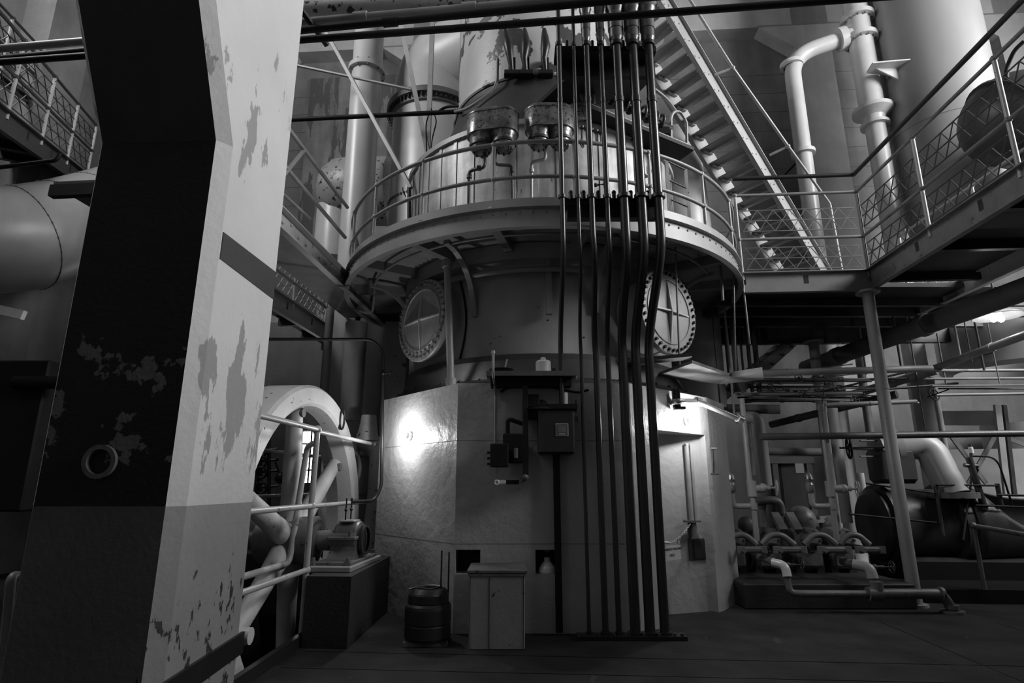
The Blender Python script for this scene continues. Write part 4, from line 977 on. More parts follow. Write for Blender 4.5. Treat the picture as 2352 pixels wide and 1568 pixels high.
# big riveted duct
DU = thing('riveted_duct', 'huge pale riveted sheet duct bending behind the big column', 'duct', at(60, 560, 6.8))
path = [at(-330, 560, 6.0), at(-60, 552, 6.5), at(55, 548, 6.9), at(140, 525, 7.3), at(215, 495, 7.9), at(300, 460, 8.6), at(420, 430, 9.3)]
MB().tube(path, [.66, .66, .66, .64, .62, .6, .6], 48).build('duct_shell', duct_m, DU)
m = MB()
for i in range(1, 6):
    t_ = (path[i+1]-path[i-1]).normalized(); q = t_.to_track_quat('Z', 'Y').to_matrix(); rr = [.66, .66, .66, .64, .62, .6, .6][i]+.004
    for k in range(44): m.sphere(path[i]+q @ V((rr*math.cos(2*PI*k/44), rr*math.sin(2*PI*k/44), 0)), .011, 6, 4)
m.build('rivets', machine, DU)
m = MB(); 
for i in (2, 3, 4): 
    t_ = (path[i+1]-path[i-1]).normalized(); m.torus(path[i], [.66, .66, .66, .64, .62][i]+.002, .006, t_, 48, 6)
m.build('seam', machine, DU)
solo('black_handrail', MB().tube(bend([at(-30, 388, 5.4), at(130, 368, 5.4), at(138, 352, 5.4)], .05), .022, 8), black, 'short black pipe crossing above the riveted duct', 'pipe')
m = MB(); m.bar(at(-30, 705, 5.5), at(55, 724, 5.5), .05, .09); solo('light_fixture_rail', m, porcelain, 'white steel rail end left of the big column', 'rail')
m = MB(); m.tube(bend([at(12, 1480, 3.4), at(26, 1322, 3.4), at(60, 1322, 3.6)], .05), .024, 10); solo('corner_post', m, steel_beam, 'dim pipe post with elbow at the very edge beside the column foot', 'post')
m = MB(); q = at(20, 1000, 6.5); m.box(q, (1.0, .5, 1.6), bev=.02)
t = solo('control_cabinet', m, black, 'tall dark slatted cabinet left of the big column', 'cabinet')
m = MB(); m.cyl(at(35, 878, 6.2), at(150, 878, 6.2), .07, n=14); solo('dark_pipe', m, black, 'thick dark horizontal pipe above the slatted cabinet', 'pipe')
# strap shadow piers
# ================================================================== BACKGROUND VESSELS left of the turbine
def vpipe(name, u, v, Y, r, z0, z1, m, label, cat='pipe', flz=(), fr=1.3, n=32, bolts=10):
    c = at(u, v, Y); t = thing(name, label, cat, (c.x, Y, z0))
    MB().cyl((c.x, Y, z0), (c.x, Y, z1), r, n=n).build('pipe_run', m, t)
    for z in flz:
        f = MB(); f.lathe((c.x, Y, z), [(r, -.05), (r*fr, -.05), (r*fr, .0), (r*fr, .05), (r, .05)], n); f = f.build('flange', m, t)
        b = MB()
        for k in range(bolts): a = 2*PI*k/bolts; b.cyl((c.x+r*(1+fr)/2*math.cos(a)*1.03, Y+r*(1+fr)/2*math.sin(a)*1.03, z-.08), (c.x+r*(1+fr)/2*math.cos(a)*1.03, Y+r*(1+fr)/2*math.sin(a)*1.03, z+.08), .02, n=6)
        b.build('flange_bolts', machine, f)
    return t, V((c.x, Y, 0))
fz = lambda u, v, Y: at(u, v, Y).z
vpipe('riser_pipe', 830, 350, 10.0, .29, 0, 14.5, white_pipe, 'tall white riser pipe standing left of the riveted vessel', 'pipe', (fz(838, 165, 10.0),), 1.25)
ve = thing('riveted_vessel', 'big white upright vessel with riveted flange and domed elbow', 'vessel', at(975, 500, 11))
c = at(978, 380, 11.0); vx, vy = c.x+.12, 11.0; rv = .84
zfl = fz(978, 232, 10.4)
MB().cyl((vx, vy, 0), (vx, vy, zfl), rv, n=64).build('vessel_shell', white_pipe, ve)
m = MB(); m.lathe((vx, vy, zfl), [(rv, -.14), (rv+.06, -.14), (rv+.06, -.02), (rv+.14, -.02), (rv+.14, .1), (rv, .1)], 64); fo = m.build('rim_flange', machine, ve)
m = MB()
for k in range(60):
    a = 2*PI*k/60; m.cyl((vx+(rv+.09)*math.cos(a), vy+(rv+.09)*math.sin(a), zfl-.1), (vx+(rv+.09)*math.cos(a), vy+(rv+.09)*math.sin(a), zfl+.0), .022, n=6)
m.build('flange_bolts', dark_steel, fo)
E = bend([V((vx, vy, zfl)), V((vx, vy, zfl+1.15)), V((vx+1.9, vy-.9, zfl+1.5))], 1.2, 10)
MB().tube(E, [rv*1.0]*len(E), 48).build('domed_elbow', white_pipe, ve)
m = MB(); zb = fz(900, 482, 11)
for k in range(70):
    a = 2*PI*k/70; m.sphere((vx+(rv+.01)*math.cos(a), vy+(rv+.01)*math.sin(a), zb), .028, 6, 4)
m.build('rivets', machine, ve)
rt = thing('rust_tank', 'rust-speckled rounded tank behind the white riser pipe', 'tank', at(790, 430, 11.3))
ca = at(768, 440, 11.4); m = MB(); m.tube([ca+V((-.35, 0, 0)), ca+V((-.30, 0, 0)), ca+V((-.2, 0, 0)), ca+V((.05, 0, 0)), ca+V((.4, 0, 0)), ca+V((1.2, 0, 0))], [.02, .3, .5, .68, .73, .73], 40); m.build('tank_shell', rusty, rt)
m = MB(); m.cyl(ca+V((.1, 0, -1.6)), ca+V((.1, 0, -.4)), .42, n=32); m.build('tank_neck', white_pipe, rt)
m = MB(); m.cyl(ca+V((.85, 0, 0)), ca+V((.95, 0, 0)), .7, n=40); m.build('tank_flange', steel_beam, rt)
vpipe('riser_pipe', 872, 560, 10.6, .2, 0, 5.6, white_pipe, 'short white riser behind the round platform railing post', 'pipe')
# white struts bracing up to the roof
def strut(u0, v0, Y0, u1, v1, Y1, w_, h, m_, label): return solo('roof_strut', MB().bar(at(u0, v0, Y0), at(u1, v1, Y1), w_, h), m_, label, 'strut', 'struts reaching up from the turbine')
strut(984, 360, 8.0, 905, -20, 8.0, .11, .07, white, 'pale slanting strut crossing the riveted vessel')
strut(982, 362, 8.0, 996, -20, 8.0, .09, .07, white, 'pale upright strut meeting the slanting one at its foot')
strut(944, 432, 7.4, 742, 60, 8.2, .055, .05, steel_beam, 'long thin diagonal strut reaching the platform railing')
strut(670, 148, 9.6, 945, 206, 9.2, .05, .03, ring_m, 'thin level strut tied across the white riser pipe')
m = MB(); m.cyl(at(940, 432, 7.4), at(940, 512, 7.4), .03, n=10).tube(bend([at(925, 430, 7.4), at(925, 436, 7.4), at(932, 452, 7.4)], .02), .008, 6); solo('strut_foot', m, dark_steel, 'dark upright foot below the long diagonal strut', 'bracket')
# upper overhead pipes crossing the whole front
h0 = B(0, 4.62, 0)
def over(a0, a1, b, z, r, m_, label, coup=()):
    t = thing('overhead_pipe', label, 'pipe', B(a0, b, z), 'pipes crossing in front of the turbine')
    MB().cyl(B(a0, b, z), B(a1, b, z), r, n=16).build('pipe_run', m_, t)
    for c_ in coup: MB().cyl(B(c_-.06, b, z), B(c_+.06, b, z), r*1.3, n=16).build('coupling', m_, t)
def lineset(u0, v0, u1, v1, Y): 
    p = at(u0, v0, Y); h = p.z-CAMZ; q = atz(u1, v1, p.z); return p, q
for (u0, v0, u1, v1, Y, r, m_, lab, cp) in (
    (686, 92, 1900, 2, 4.6, .032, black, 'long thin black overhead pipe, lowest of the crossing pipes', ()),
    (686, 70, 1420, 0, 4.9, .036, black, 'thick black overhead pipe just above the thin one', (.3,)),
    (686, 52, 1330, -4, 4.95, .04, steel_beam, 'grey galvanised overhead pipe above the black one', (.23, .62)),
    (686, 26, 1080, 2, 5.3, .09, rusty, 'rust-spotted overhead pipe, topmost beside the column', ()),
    (664, 275, 1060, 256, 7.9, .035, black, 'black pipe joining the turbine shoulder from the column', ())):
    p, q = lineset(u0, v0, u1, v1, Y); d = (q-p)
    ext = d*.9 if Y < 6 else V((0,0,0)); back = d*{4.6: .9, 4.9: 1.4, 4.95: 1.5, 5.3: .4}.get(Y, .5)
    t = thing('overhead_pipe', lab, 'pipe', p, 'pipes crossing in front of the turbine')
    MB().cyl(p-back, q+ext, r, n=16).build('pipe_run', m_, t)
    for c_ in cp: MB().cyl(p+d*c_-d.normalized()*.07, p+d*c_+d.normalized()*.07, r*1.35, n=16).build('coupling', m_, t)
m = MB(); m.tube(bend([at(1000, 262, 7.9), at(1022, 245, 7.9), at(1062, 243, 7.8)], .1), .022, 8); solo('cable_lead', m, black, 'short black lead curving into the turbine shoulder', 'cable')
m = MB(); m.tube(bend([at(985, 262, 7.85), at(978, 285, 7.85), at(980, 350, 7.85)], .1), .01, 6).tube(bend([at(990, 250, 7.85), at(1004, 275, 7.85), at(992, 320, 7.85), at(990, 350, 7.85)], .1), .01, 6); solo('hanging_wire', m, black, 'thin black wires dangling beside the pale struts', 'wire')
m = MB(); m.bar(at(690, 20, 4.8), at(752, 105, 5.1), .05, .03); solo('pipe_hanger', m, dark_steel, 'dark flat hanger strap crossing the overhead pipes at the column', 'hanger')
# ================================================================== SPRING GEAR on the turbine's right shoulder
VG = thing('valve_gear', 'dark spring-loaded valve gear on a plank shelf at the turbine shoulder', 'valve gear', at(1450, 290, 6.6))
pa_, pb_ = at(1340, 262, 6.3), at(1574, 356, 7.0)
m = MB(); m.bar(pa_, pb_, .34, .05, up=(0, 0, 1)); m.build('gear_shelf', black, VG)
m = MB(); m.bar(pa_+V((0, -.17, .03)), pb_+V((0, -.17, .03)), .02, .04); m.build('shelf_edge', steel_beam, VG)
for k in range(12):
    q = at(1368+k*13.5, 205+k*6.7, 6.45+.04*k); d = (pb_-pa_).normalized()
    if k in (7,): continue
    m = MB(); m.torus(q, .085, .022, d, 20, 8); m.build('coil', machine_dark, VG)
d = (pb_-pa_).normalized(); q0 = at(1360, 205, 6.45); q1 = at(1520, 290, 6.9)
m = MB(); m.cyl(q0, q1, .045, n=12); m.build('spindle', dark_steel, VG)
m = MB(); q = at(1522, 293, 6.95); m.cyl(q-d*.1, q+d*.12, .075, n=16).box(q+V((0, 0, -.08)), (.14, .14, .1)); m.build('end_bearing', black, VG)
m = MB(); m.box(at(1352, 238, 6.35), (.16, .2, .22), bev=.03).cyl(at(1340, 215, 6.3), at(1352, 245, 6.3), .05, n=12).cyl(at(1300, 255, 6.25), at(1375, 250, 6.3), .06, n=14); m.build('gear_body', machine, VG)
m = MB(); m.sphere(at(1330, 256, 6.28), .11, 18, 12, sc=(1.6, 1, 1)); m.build('oil_bowl', oily, VG)
m = MB()
for k in range(5): q = at(1336+k*11, 292+k*3, 6.2); m.sphere(q, .035, 10, 6).cyl(q, q+V((.0, 0, -.15)), .012, n=6)
handwheel(m, at(1337, 329, 6.15), .05, (1, -.6, 0), .008); m.build('oil_fittings', machine_dark, VG)
hg = MB()
pts = [at(1541, 330, 6.95), at(1541, 268, 6.95), at(1548, 256, 6.95), at(1562, 256, 6.98), at(1577, 280, 7.02), at(1578, 352, 7.02)]
hg.tube(bend(pts, .06), .02, 8); hg.build('hoop', rail_paint, VG)
m = MB(); m.tube(bend([at(1318, 166, 6.6), at(1372, 136, 6.7), at(1440, 158, 6.8), at(1530, 225, 7.0), at(1552, 255, 7.0)], .12), .022, 8).tube(bend([at(1300, 180, 6.6), at(1330, 160, 6.6)], .12), .018, 8); solo('shelf_handrail', m, rail_paint, 'pale bent handrail arching over the valve gear', 'handrail')
ld = thing('iron_ladder', 'short iron ladder between platform and turbine shoulder', 'ladder', at(1568, 512, 6.9))
l0, l1 = at(1541, 512, 6.75), at(1585, 520, 6.98); zt_ = at(1541, 368, 6.75).z
for l in (l0, l1): MB().box((l.x, l.y, (4.25+zt_)/2), (.035, .035, zt_-4.25)).build('ladder_rail', rail_paint, ld)
for k in range(6):
    z = 4.4+.27*k
    if z < zt_: MB().cyl((l0.x, l0.y, z), (l1.x, l1.y, z), .012, n=8).build('rung', dark_steel, ld)
a = at(1560, 400, 9.4); m = MB(); m.lathe((a.x, 9.5, 0), [(.5, 2.6), (.5, 6.0), (.44, 7.0), (.44, 7.6), (0, 7.8)], 48); solo('exhaust_duct', m, duct_m, 'pale upright duct directly behind the turbine ladder', 'duct')
# ================================================================== STAIR
ST_ = thing('steel_stair', 'long open pale steel staircase rising behind the turbine', 'staircase', (6.0, 9.9, 4.24))
Pb, Pt = V((5.39, 9.5, 5.0)), V((2.44, 7.5, 8.47)); D = Pt-Pb; W_ = V((-.56, .83, 0))*.68
S0 = Pb - D*.215; S1 = Pb + D*1.35
Dn = D.normalized(); hd_ = V((D.x, D.y, 0)).normalized(); upn = (Dn.cross(W_.normalized())).normalized(); upn = upn if upn.z > 0 else -upn
for s_ in (0, 1):
    m = MB(); A = S0+W_*s_; Bq = S1+W_*s_; sgn = 1 if s_ == 0 else -1
    m.bar(A, Bq, .015, .34, up=upn); m.bar(A+upn*.165-W_.normalized()*.03*sgn, Bq+upn*.165-W_.normalized()*.03*sgn, .07, .014, up=upn); m.bar(A-upn*.165-W_.normalized()*.03*sgn, Bq-upn*.165-W_.normalized()*.03*sgn, .07, .014, up=upn)
    so_ = m.build('stringer', stair_m, ST_)
    m = MB()
    for k in range(26): m.sphere(A.lerp(Bq, (k+.5)/26)-W_.normalized()*.012*sgn+upn*.05, .012, 6, 4).sphere(A.lerp(Bq, (k+.7)/26)-W_.normalized()*.012*sgn-upn*.04, .012, 6, 4)
    m.build('rivets', stair_m, so_)
nst = 27
for k in range(nst):
    q = S0.lerp(S1, (k+.5)/nst); c = q+W_*.5
    R_ = Matrix((W_.normalized(), hd_, EZ)).transposed()
    m = MB(); m.box(c, (W_.length-.03, .25, .03), R_)
    m.box(c+hd_*.0-EZ*.03, (W_.length-.03, .01, .05), R_)
    tr = m.build('tread', stair_m, ST_)
    m = MB(); m.box(c+W_*.44-EZ*.035, (.05, .2, .03), R_).box(c-W_*.44-EZ*.035, (.05, .2, .03), R_); m.build('tread_angle', stair_m, tr)
hr = [at(1585, 0, 6.9), at(1683, 156, 7.25), at(1810, 336, 7.9), at(1906, 468, 8.6)]
zb_ = V((hr[3].x+.05, hr[3].y, 4.3))
MB().tube(bend([hr[0]-(hr[1]-hr[0])*.3]+hr+[zb_], .05), .022, 10).build('handrail', rail_paint, ST_)
for p, (u, v, Y) in ((hr[1], (1642, 172, 7.3)), (hr[2], (1768, 356, 8.0))): MB().cyl(p, at(u, v, Y), .02, n=8).sphere(p, .035, 8, 6).build('handrail_bracket', rail_paint, ST_)
# ================================================================== RIGHT WALKWAY
za = at(1720, 665, 7.55); cornerx = atz(2003, 660, 4.0)
ca_ = V((3.2, 7.62)); cb_ = V((4.88, 7.50))
lattice_walk('lattice_bridge', 'lattice-railed bridge joining the round platform to the side walkway', (ca_.x, ca_.y), (cb_.x, cb_.y), 4.26, 1, 2.4, 1, steel_beam, lat_grey, 'lattice-railed bridges', rows=((.05, .37), (.62, .94)), chan=.30, cell=.2, nposts=1, rail_z=(1.18, .5), extra_top=1.45)
cc_ = V((4.88-.36, 7.50-5.3)); 
lattice_walk('lattice_bridge', 'long dark lattice-railed bridge coming forward over the pump', (cb_.x, cb_.y), (cc_.x, cc_.y), 4.26, 1, 1.5, 1, machine, lat_backlit, 'lattice-railed bridges', rows=((.05, .37), (.62, .94)), chan=.30, cell=.2, nposts=4, rail_z=(1.18, .5), extra_top=1.45)
wx = V((1.45, .0, 0))
lattice_walk('lattice_bridge', 'pale-edged far side of the forward bridge with lattice', (cb_.x+1.5, cb_.y+1.4), (cc_.x+1.5, cc_.y), 4.2, 1, .1, 1, ring_m, lat_white, 'lattice-railed bridges', rows=((.05, .37),), chan=.22, cell=.2, nposts=4, rail_z=(1.18, .5), deck=False)
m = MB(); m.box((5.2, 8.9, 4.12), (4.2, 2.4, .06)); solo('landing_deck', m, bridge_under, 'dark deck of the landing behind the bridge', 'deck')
m = MB(); m.bar((3.2, 10.1, 4.0), (9.5, 9.8, 4.0), .12, .34); solo('deck_girder', m, machine_dark, 'dark riveted girder along the rear of the landing', 'girder')
def postcol(u0, v0, zt, r, Y, label, m_=ring_m):
    p = atz(u0, v0, 0) if Y is None else at(u0, v0, Y); t = thing('pipe_column', label, 'column', (p.x, p.y, 0), 'pipe columns under the bridges')
    MB().cyl((p.x, p.y, 0), (p.x, p.y, zt), r, n=20).build('column_shaft', m_, t); MB().cyl((p.x, p.y, zt-.03), (p.x, p.y, zt), r*2, n=20).build('cap_plate', m_, t); MB().cyl((p.x, p.y, zt*.66), (p.x, p.y, zt*.66+.05), r*1.08, n=20).build('collar', m_, t)
    MB().cyl((p.x, p.y, 0), (p.x, p.y, .03), r*1.8, n=20).build('foot', m_, t); return p
postcol(2104, 1392, 3.96, .075, None, 'slim white pipe column at the corner of the lattice bridge')
p_ = at(1870, 800, 9.9); postcol(1870, 800, 3.85, .085, 9.9, 'slim white pipe column farther back under the landing')
# ladder-like sloping stair under landing
ls = thing('lower_stair', 'dark narrow stair descending under the landing', 'staircase', at(1800, 800, 10.5))
for dy_ in (0, .7): MB().bar(at(1700, 890, 9.2)+V((0, dy_, 0)), at(1860, 750, 10.6)+V((0, dy_, 0)), .03, .2).build('stringer', steel_beam, ls)
for k in range(7): q = at(1700, 890, 9.2).lerp(at(1860, 750, 10.6), (k+.5)/7)+V((0, .35, 0)); MB().box(q, (.22, .68, .03)).build('tread', machine_dark, ls)
# ================================================================== RIGHT PIPES AND TANKS
t, c = vpipe('tall_pipe', 2012, 300, 10.6, .19, 0, 14.4, white_pipe, 'tall white pipe with flanges next to the giant tank', 'pipe', (fz(1972, 45, 10.6), fz(1980, 92, 10.6)), 1.75, bolts=12)
zc_ = fz(2000, 262, 10.6); m = MB(); m.lathe((c.x, c.y, zc_), [(.19, -.3), (.27, -.3), (.27, -.24), (.2, -.22), (.22, -.1), (.38, .02), (.38, .10), (.25, .10)], 32); m.build('reducer', white_pipe, t)
MB().cyl((c.x, c.y, zc_+.1), (c.x, c.y, 14.4), .235, n=32).build('wide_run', white_pipe, t)
zA, zB_ = fz(1972, 45, 10.6), fz(1980, 92, 10.6)
q1 = V((c.x, c.y, (zA*.35+zB_*.65))); q = at(1818, 150, 10.9)
t = thing('elbow_pipe', 'white elbow pipe branching from the tall pipe and dropping to the floor', 'pipe', (q.x, 10.9, 0))
E = bend([q1+V((0, .0, 0)), V((q.x, 10.9, q1.z-.35)), V((q.x, 10.9, 0))], [.55, .1], 10); MB().tube(E, .165, 24).build('pipe_run', white_pipe, t)
for z in (fz(1818, 150, 10.9), fz(1845, 352, 10.9)): MB().lathe((q.x, 10.9, z), [(.165, -.04), (.235, -.04), (.235, .04), (.165, .04)], 24).build('flange', white_pipe, t)
dq = (V((q.x, 10.9, q1.z-.35))-q1).normalized(); MB().cyl(q1+dq*.30, q1+dq*.45, .25, n=24).build('flange', white_pipe, t)
m = MB(); z = fz(1845, 356, 10.9); m.cyl((q.x-.5, 11.4, z-.5), (q.x, 10.9, z), .02, n=8).cyl((q.x+.5, 11.4, z-.5), (q.x, 10.9, z), .02, n=8); m.build('stay_rod', black, t)
tk = thing('giant_tank', 'giant upright white tank rising past the lattice bridge', 'tank', at(2150, 600, 10.6))
tc = at(2180, 300, 10.3); 
zt0 = fz(2160, 480, 10.3)
m = MB(); m.lathe((tc.x, 10.4, 0), [(.45, zt0-1.0), (.85, zt0-.45), (.95, zt0), (.95, 15.0)], 72); ts = m.build('tank_shell', mat('tank_white', .27, .34, scale=1, var=.06, streak=.1, bump=.02), tk)
zba = fz(2130, 215, 9.4)
m = MB(); m.lathe((tc.x, 10.4, 0), [(.95, zba-.22), (.96, zba-.22), (.96, zba+.22), (.95, zba+.22)], 72); m.build('tank_band', MATS['tank_white'], ts)
m = MB(); q = at(2045, 145, 10.0); m.plate([q+V((-.35, 0, 0)), q+V((.4, -.1, 0)), q+V((.4, .4, 0)), q+V((-.3, .3, 0))], (0, 0, 1), .03).plate([q+V((-.2, .15, 0)), q+V((.3, .15, -.3)), q+V((.3, .15, 0))], (0, 1, 0), .03); m.build('support_lug', white_pipe, tk)
ht = thing('dark_receiver', 'dark domed receiver tank in front of the giant white tank', 'tank', at(2290, 260, 8.4))
q = at(2330, 275, 8.2); m = MB(); m.sphere(q, .74, 36, 20, sc=(1, 1, 1.0)); m.build('tank_dome', shoulder_m, ht)
m = MB(); m.lathe(q, [(.72, -.1), (.78, -.1), (.78, -.04), (.72, -.04)], 40, axis=V((.7, -.2, .5))); m.build('tank_flange', shoulder_m, ht)
m = MB(); m.cyl(q, q+V((1.2, .4, 0)), .72, n=36); m.build('tank_body', shoulder_m, ht)
m = MB(); m.tube(bend([at(2312, 180, 7.6), at(2312, 155, 7.6), at(2330, 115, 7.4), at(2352, 95, 7.3)], .1), .03, 8); solo('black_hose', m, black, 'black hose looping over the dark receiver tank', 'hose')
lt = at(2350, 780, 9.6); m = MB(); m.lathe((lt.x, 9.9, 0), [(.85, at(2300, 845, 9.6).z), (1.05, at(2300, 845, 9.6).z+.05), (1.05, 4.1)], 48); solo('hanging_tank', m, duct_m, 'broad grey round tank hanging behind the enamel lamp', 'tank')
# lamp with enamel shade
q = at(2292, 722, 7.6); L_ = thing('enamel_lamp', 'wide flat white enamel lamp shade with two bare bulbs', 'lamp', q)
m = MB(); m.lathe(q, [(.30, -.03), (.29, -.02), (.18, .03), (.06, .07), (.0, .075), (.0, .06), (.06, .055), (.18, .015), (.29, -.035), (.30, -.03)], 40); m.build('lamp_shade', enamel, L_)
for dx_ in (-.07, .03): MB().sphere(q+V((dx_, 0, -.07)), .04, 14, 10).cyl(q+V((dx_, 0, -.03)), q+V((dx_, 0, .03)), .02, n=10).build('bulb', dim_bulb, L_)
MB().cyl(q+V((0, 0, .06)), q+V((0, 0, .55)), .012, n=8).build('lamp_stem', dark_steel, L_); point('lamp_glow', q+V((0, 0, -.16)), 3, .04)
# long pipes under the bridge
def lp2(name, u0, v0, Y0, u1, v1, Y1, r, m_, label, group='long pipes under the bridges', rings=0):
    a, b = at(u0, v0, Y0), at(u1, v1, Y1)
    if u1 >= 2350: b = b+(b-a).normalized()*3.0          # runs on past the bridges
    if u0 >= 2400: a = a+(a-b).normalized()*3.0
    t = thing(name, label, 'pipe', a, group)
    MB().cyl(a, b, r, n=18).build('pipe_run', m_, t)
    d = (b-a).normalized()
    for k in range(rings): q = a.lerp(b, (k+.5)/rings); MB().cyl(q-d*r*.5, q+d*r*.5, r*1.15, n=18).build('joint', m_, t)
    return t
lp2('steam_main', 2420, 640, 6.2, 1850, 845, 10.9, .14, mat('lagged_pipe', .09, .6), 'thick dark lagged main slanting under the forward bridge', rings=4)
lp2('steam_main', 2420, 745, 6.8, 2140, 848, 9.2, .055, ring_m, 'pale slanting pipe below the thick lagged main', rings=2)
lp2('steam_main', 2150, 850, 9.2, 1960, 905, 10.2, .07, steel_beam, 'dim slanting pipe continuing below the pale one', rings=1)
rows = [(1700, 858, 2140, 846, 8.4, .05, ring_m, 'thick pale level pipe ending at the timber', 2), (2130, 851, 2400, 850, 9.0, .025, ring_m, 'pale level pipe beyond the corner column at plank height', 1),
 (1750, 772, 2400, 780, 10.6, .012, steel_beam, 'hair-thin level rod high under the landing', 0), (1690, 875, 2130, 868, 9.6, .018, machine_dark, 'dark thin level pipe just under the thick pale one', 1),
 (2120, 870, 2400, 868, 9.2, .02, ring_m, 'pale thin level pipe across the hanging tank', 1), (1690, 905, 1980, 903, 8.6, .022, steel_beam, 'grey level pipe passing the two small handwheels', 1),
 (2140, 886, 2400, 884, 9.2, .016, ring_m, 'fine pale level pipe under the hanging tank', 0), (1720, 912, 2110, 925, 9.4, .018, steel_beam, 'thin sagging-looking grey pipe above the doorway', 0),
 (2150, 907, 2400, 903, 8.8, .022, steel_beam, 'grey level pipe at the black handwheel', 1), (1745, 1003, 2420, 994, 7.9, .045, mat('band_pipe', .07, .4), 'long dark level pipe crossing in front of the white elbow', 2),
 (1895, 930, 2105, 922, 8.2, .03, ring_m, 'short level pipe running to the corner column elbow', 1), (1760, 1036, 1890, 1038, 10.4, .07, steel_beam, 'thick dim pipe over the dark doorway', 0),
 (1670, 938, 1790, 940, 9.0, .07, machine, 'thick dim pipe leaving the pedestal side', 0), (1690, 890, 2400, 893, 11, .014, machine_dark, 'fine dark pipe deep behind the others', 0),
 (1700, 920, 2200, 880, 10, .02, machine_dark, 'dark oblique pipe deep under the landing', 0), (1885, 900, 2350, 792, 9.4, .016, black, 'black oblique cable-like pipe rising toward the lamp', 0)]
for (u0, v0, u1, v1, Y, r, m_, lab, rg) in rows: lp2('level_pipe', u0, v0, Y, u1, v1, Y-.15, r, m_, lab, 'level pipes behind the pump', rg)
lp2('level_pipe', 1770, 975, 10.2, 2060, 905, 8.6, .06, machine_dark, 'thick dark pipe rising obliquely above the doorway', 'level pipes behind the pump', 2)
# hanger rods above
hang = [(1925, 705, 1950, 790, 9.5), (1965, 690, 1985, 860, 9.2), (2040, 660, 2062, 840, 8.7), (2072, 665, 2100, 860, 8.6), (2100, 665, 2112, 760, 8.5), (2190, 735, 2200, 815, 9.0), (2215, 740, 2235, 830, 8.8), (2150, 755, 2175, 880, 9.3), (2240, 745, 2262, 850, 8.7), (2268, 742, 2292, 880, 8.6), (1650, 880, 1655, 1000, 8.2), (1680, 880, 1684, 960, 8.4), (2105, 865, 2135, 985, 9.3)]
for k, (u0, v0, u1, v1, Y) in enumerate(hang):
    Y = min((8.2, 8.75, 9.35), key=lambda q: abs(q-Y)); a = at(u0, v0, Y); b = at(u1, v1, Y); a.z = 4.01; solo('pipe_hanger', MB().cyl((a.x, a.y, a.z), (a.x, a.y, b.z), .009+.004*(k % 3), n=8), steel_beam if k % 2 else machine_dark, 'thin upright hanger rod carrying the pipes under the bridges', 'hanger', 'hanger rods under the bridges')
def rise(name, u0, v0, u1, v1, Y, r, m_, label, coll=(), group='upright pipes behind the pump'):
    a = at(u0, v0, Y); b = at(u1, v1, Y); x = (a.x+b.x)/2; t = thing(name, label, 'pipe', (x, Y, b.z), group)
    MB().cyl((x, Y, b.z), (x, Y, a.z), r, n=18).build('pipe_run', m_, t)
    for v in coll: z = at((u0+u1)/2, v, Y).z; MB().cyl((x, Y, z-.04), (x, Y, z+.04), r*1.35, n=16).build('coupling', m_, t)
    return V((x, Y, 0))
rise('upright_pipe', 1702, 915, 1724, 1108, 8.0, .035, ring_m, 'pale upright pipe rising from the first tee by the pedestal', (1108,))
rise('upright_pipe', 1885, 935, 1905, 1115, 7.9, .032, ring_m, 'left twin of the paired upright pipes over the second tee', (935,))
rise('upright_pipe', 1892, 940, 1932, 1215, 8.1, .022, ring_m, 'thin twin close beside the paired upright pipe', (940,))
rise('upright_pipe', 1908, 938, 1942, 1200, 9.2, .1, ring_m, 'fat pale upright pipe behind the paired pipes')
rise('upright_pipe', 2118, 870, 2145, 1050, 10.4, .19, steel_beam, 'fat grey upright pipe behind the white elbow')
rise('upright_pipe', 1985, 700, 2000, 1225, 10.5, .07, steel_beam, 'dim short upright pipe near the black handwheel')
rise('upright_pipe', 1975, 1086, 1983, 1140, 9.4, .055, white_pipe, 'short bright pipe end beside the corner column', ())
rise('upright_pipe', 2165, 890, 2188, 1235, 9.8, .045, ring_m, 'slim pale upright pipe past the white elbow')
q = at(1745, 957, 8.6); smallpipe('bent_pipe', [at(1690, 958, 8.7), at(1742, 957, 8.6), at(1760, 1115, 8.6)], .085, ring_m, 'fat pale pipe bending down near the pedestal side', 'pipe', None, .12, 16)
smallpipe('bent_pipe', [at(1715, 965, 9.0), at(1726, 1090, 9.0)], .06, machine, 'dim pipe just behind the fat bending one', 'pipe', None, .12, 14)
MB_v = [(1752, 1120, 7.9, .07, 'pale globe valve on the first tee'), (1937, 1122, 7.9, .065, 'pale globe valve on the second tee by the corner column')]
for (u, v, Y, R_, lab) in MB_v: valve('globe_valve', at(u, v, Y), (1, -.25, 0), R_+.03, lab, ring_m, .06, .17)
def tee(u, v, Y, lab):
    c = at(u, v, Y); t = thing('pipe_tee', lab, 'fitting', c, 'tees feeding the pump')
    MB().cyl(c+V((0, 0, -.1)), c+V((0, 0, .1)), .06, n=16).cyl(c, c+V((.16, 0, 0)), .05, n=14).build('tee_body', ring_m, t)
    MB().tube(bend([c+V((0, 0, -.22)), c+V((-.26, 0, -.22)), c+V((-.27, 0, -.0)), c+V((-.27, 0, .05))], .05), .035, 12).build('side_elbow', ring_m, t)
    MB().lathe(c+V((-.27, 0, .02)), [(.035, -.08), (.05, -.05), (.055, .03), (.04, .06), (.06, .1), (.045, .16), (.02, .2), (0, .2)], 16).build('relief_valve', oily, t)
    MB().cyl(c+V((0, 0, -.65)), c+V((0, 0, -.1)), .035, n=14).cyl(c+V((0, 0, -.26)), c+V((0, 0, -.18)), .05, n=14).build('down_pipe', ring_m, t)
tee(1727, 1122, 7.9, 'pipe tee with side elbow nearest the pedestal'); tee(1907, 1122, 7.9, 'pipe tee with side elbow and brass relief valve before the dark doorway')
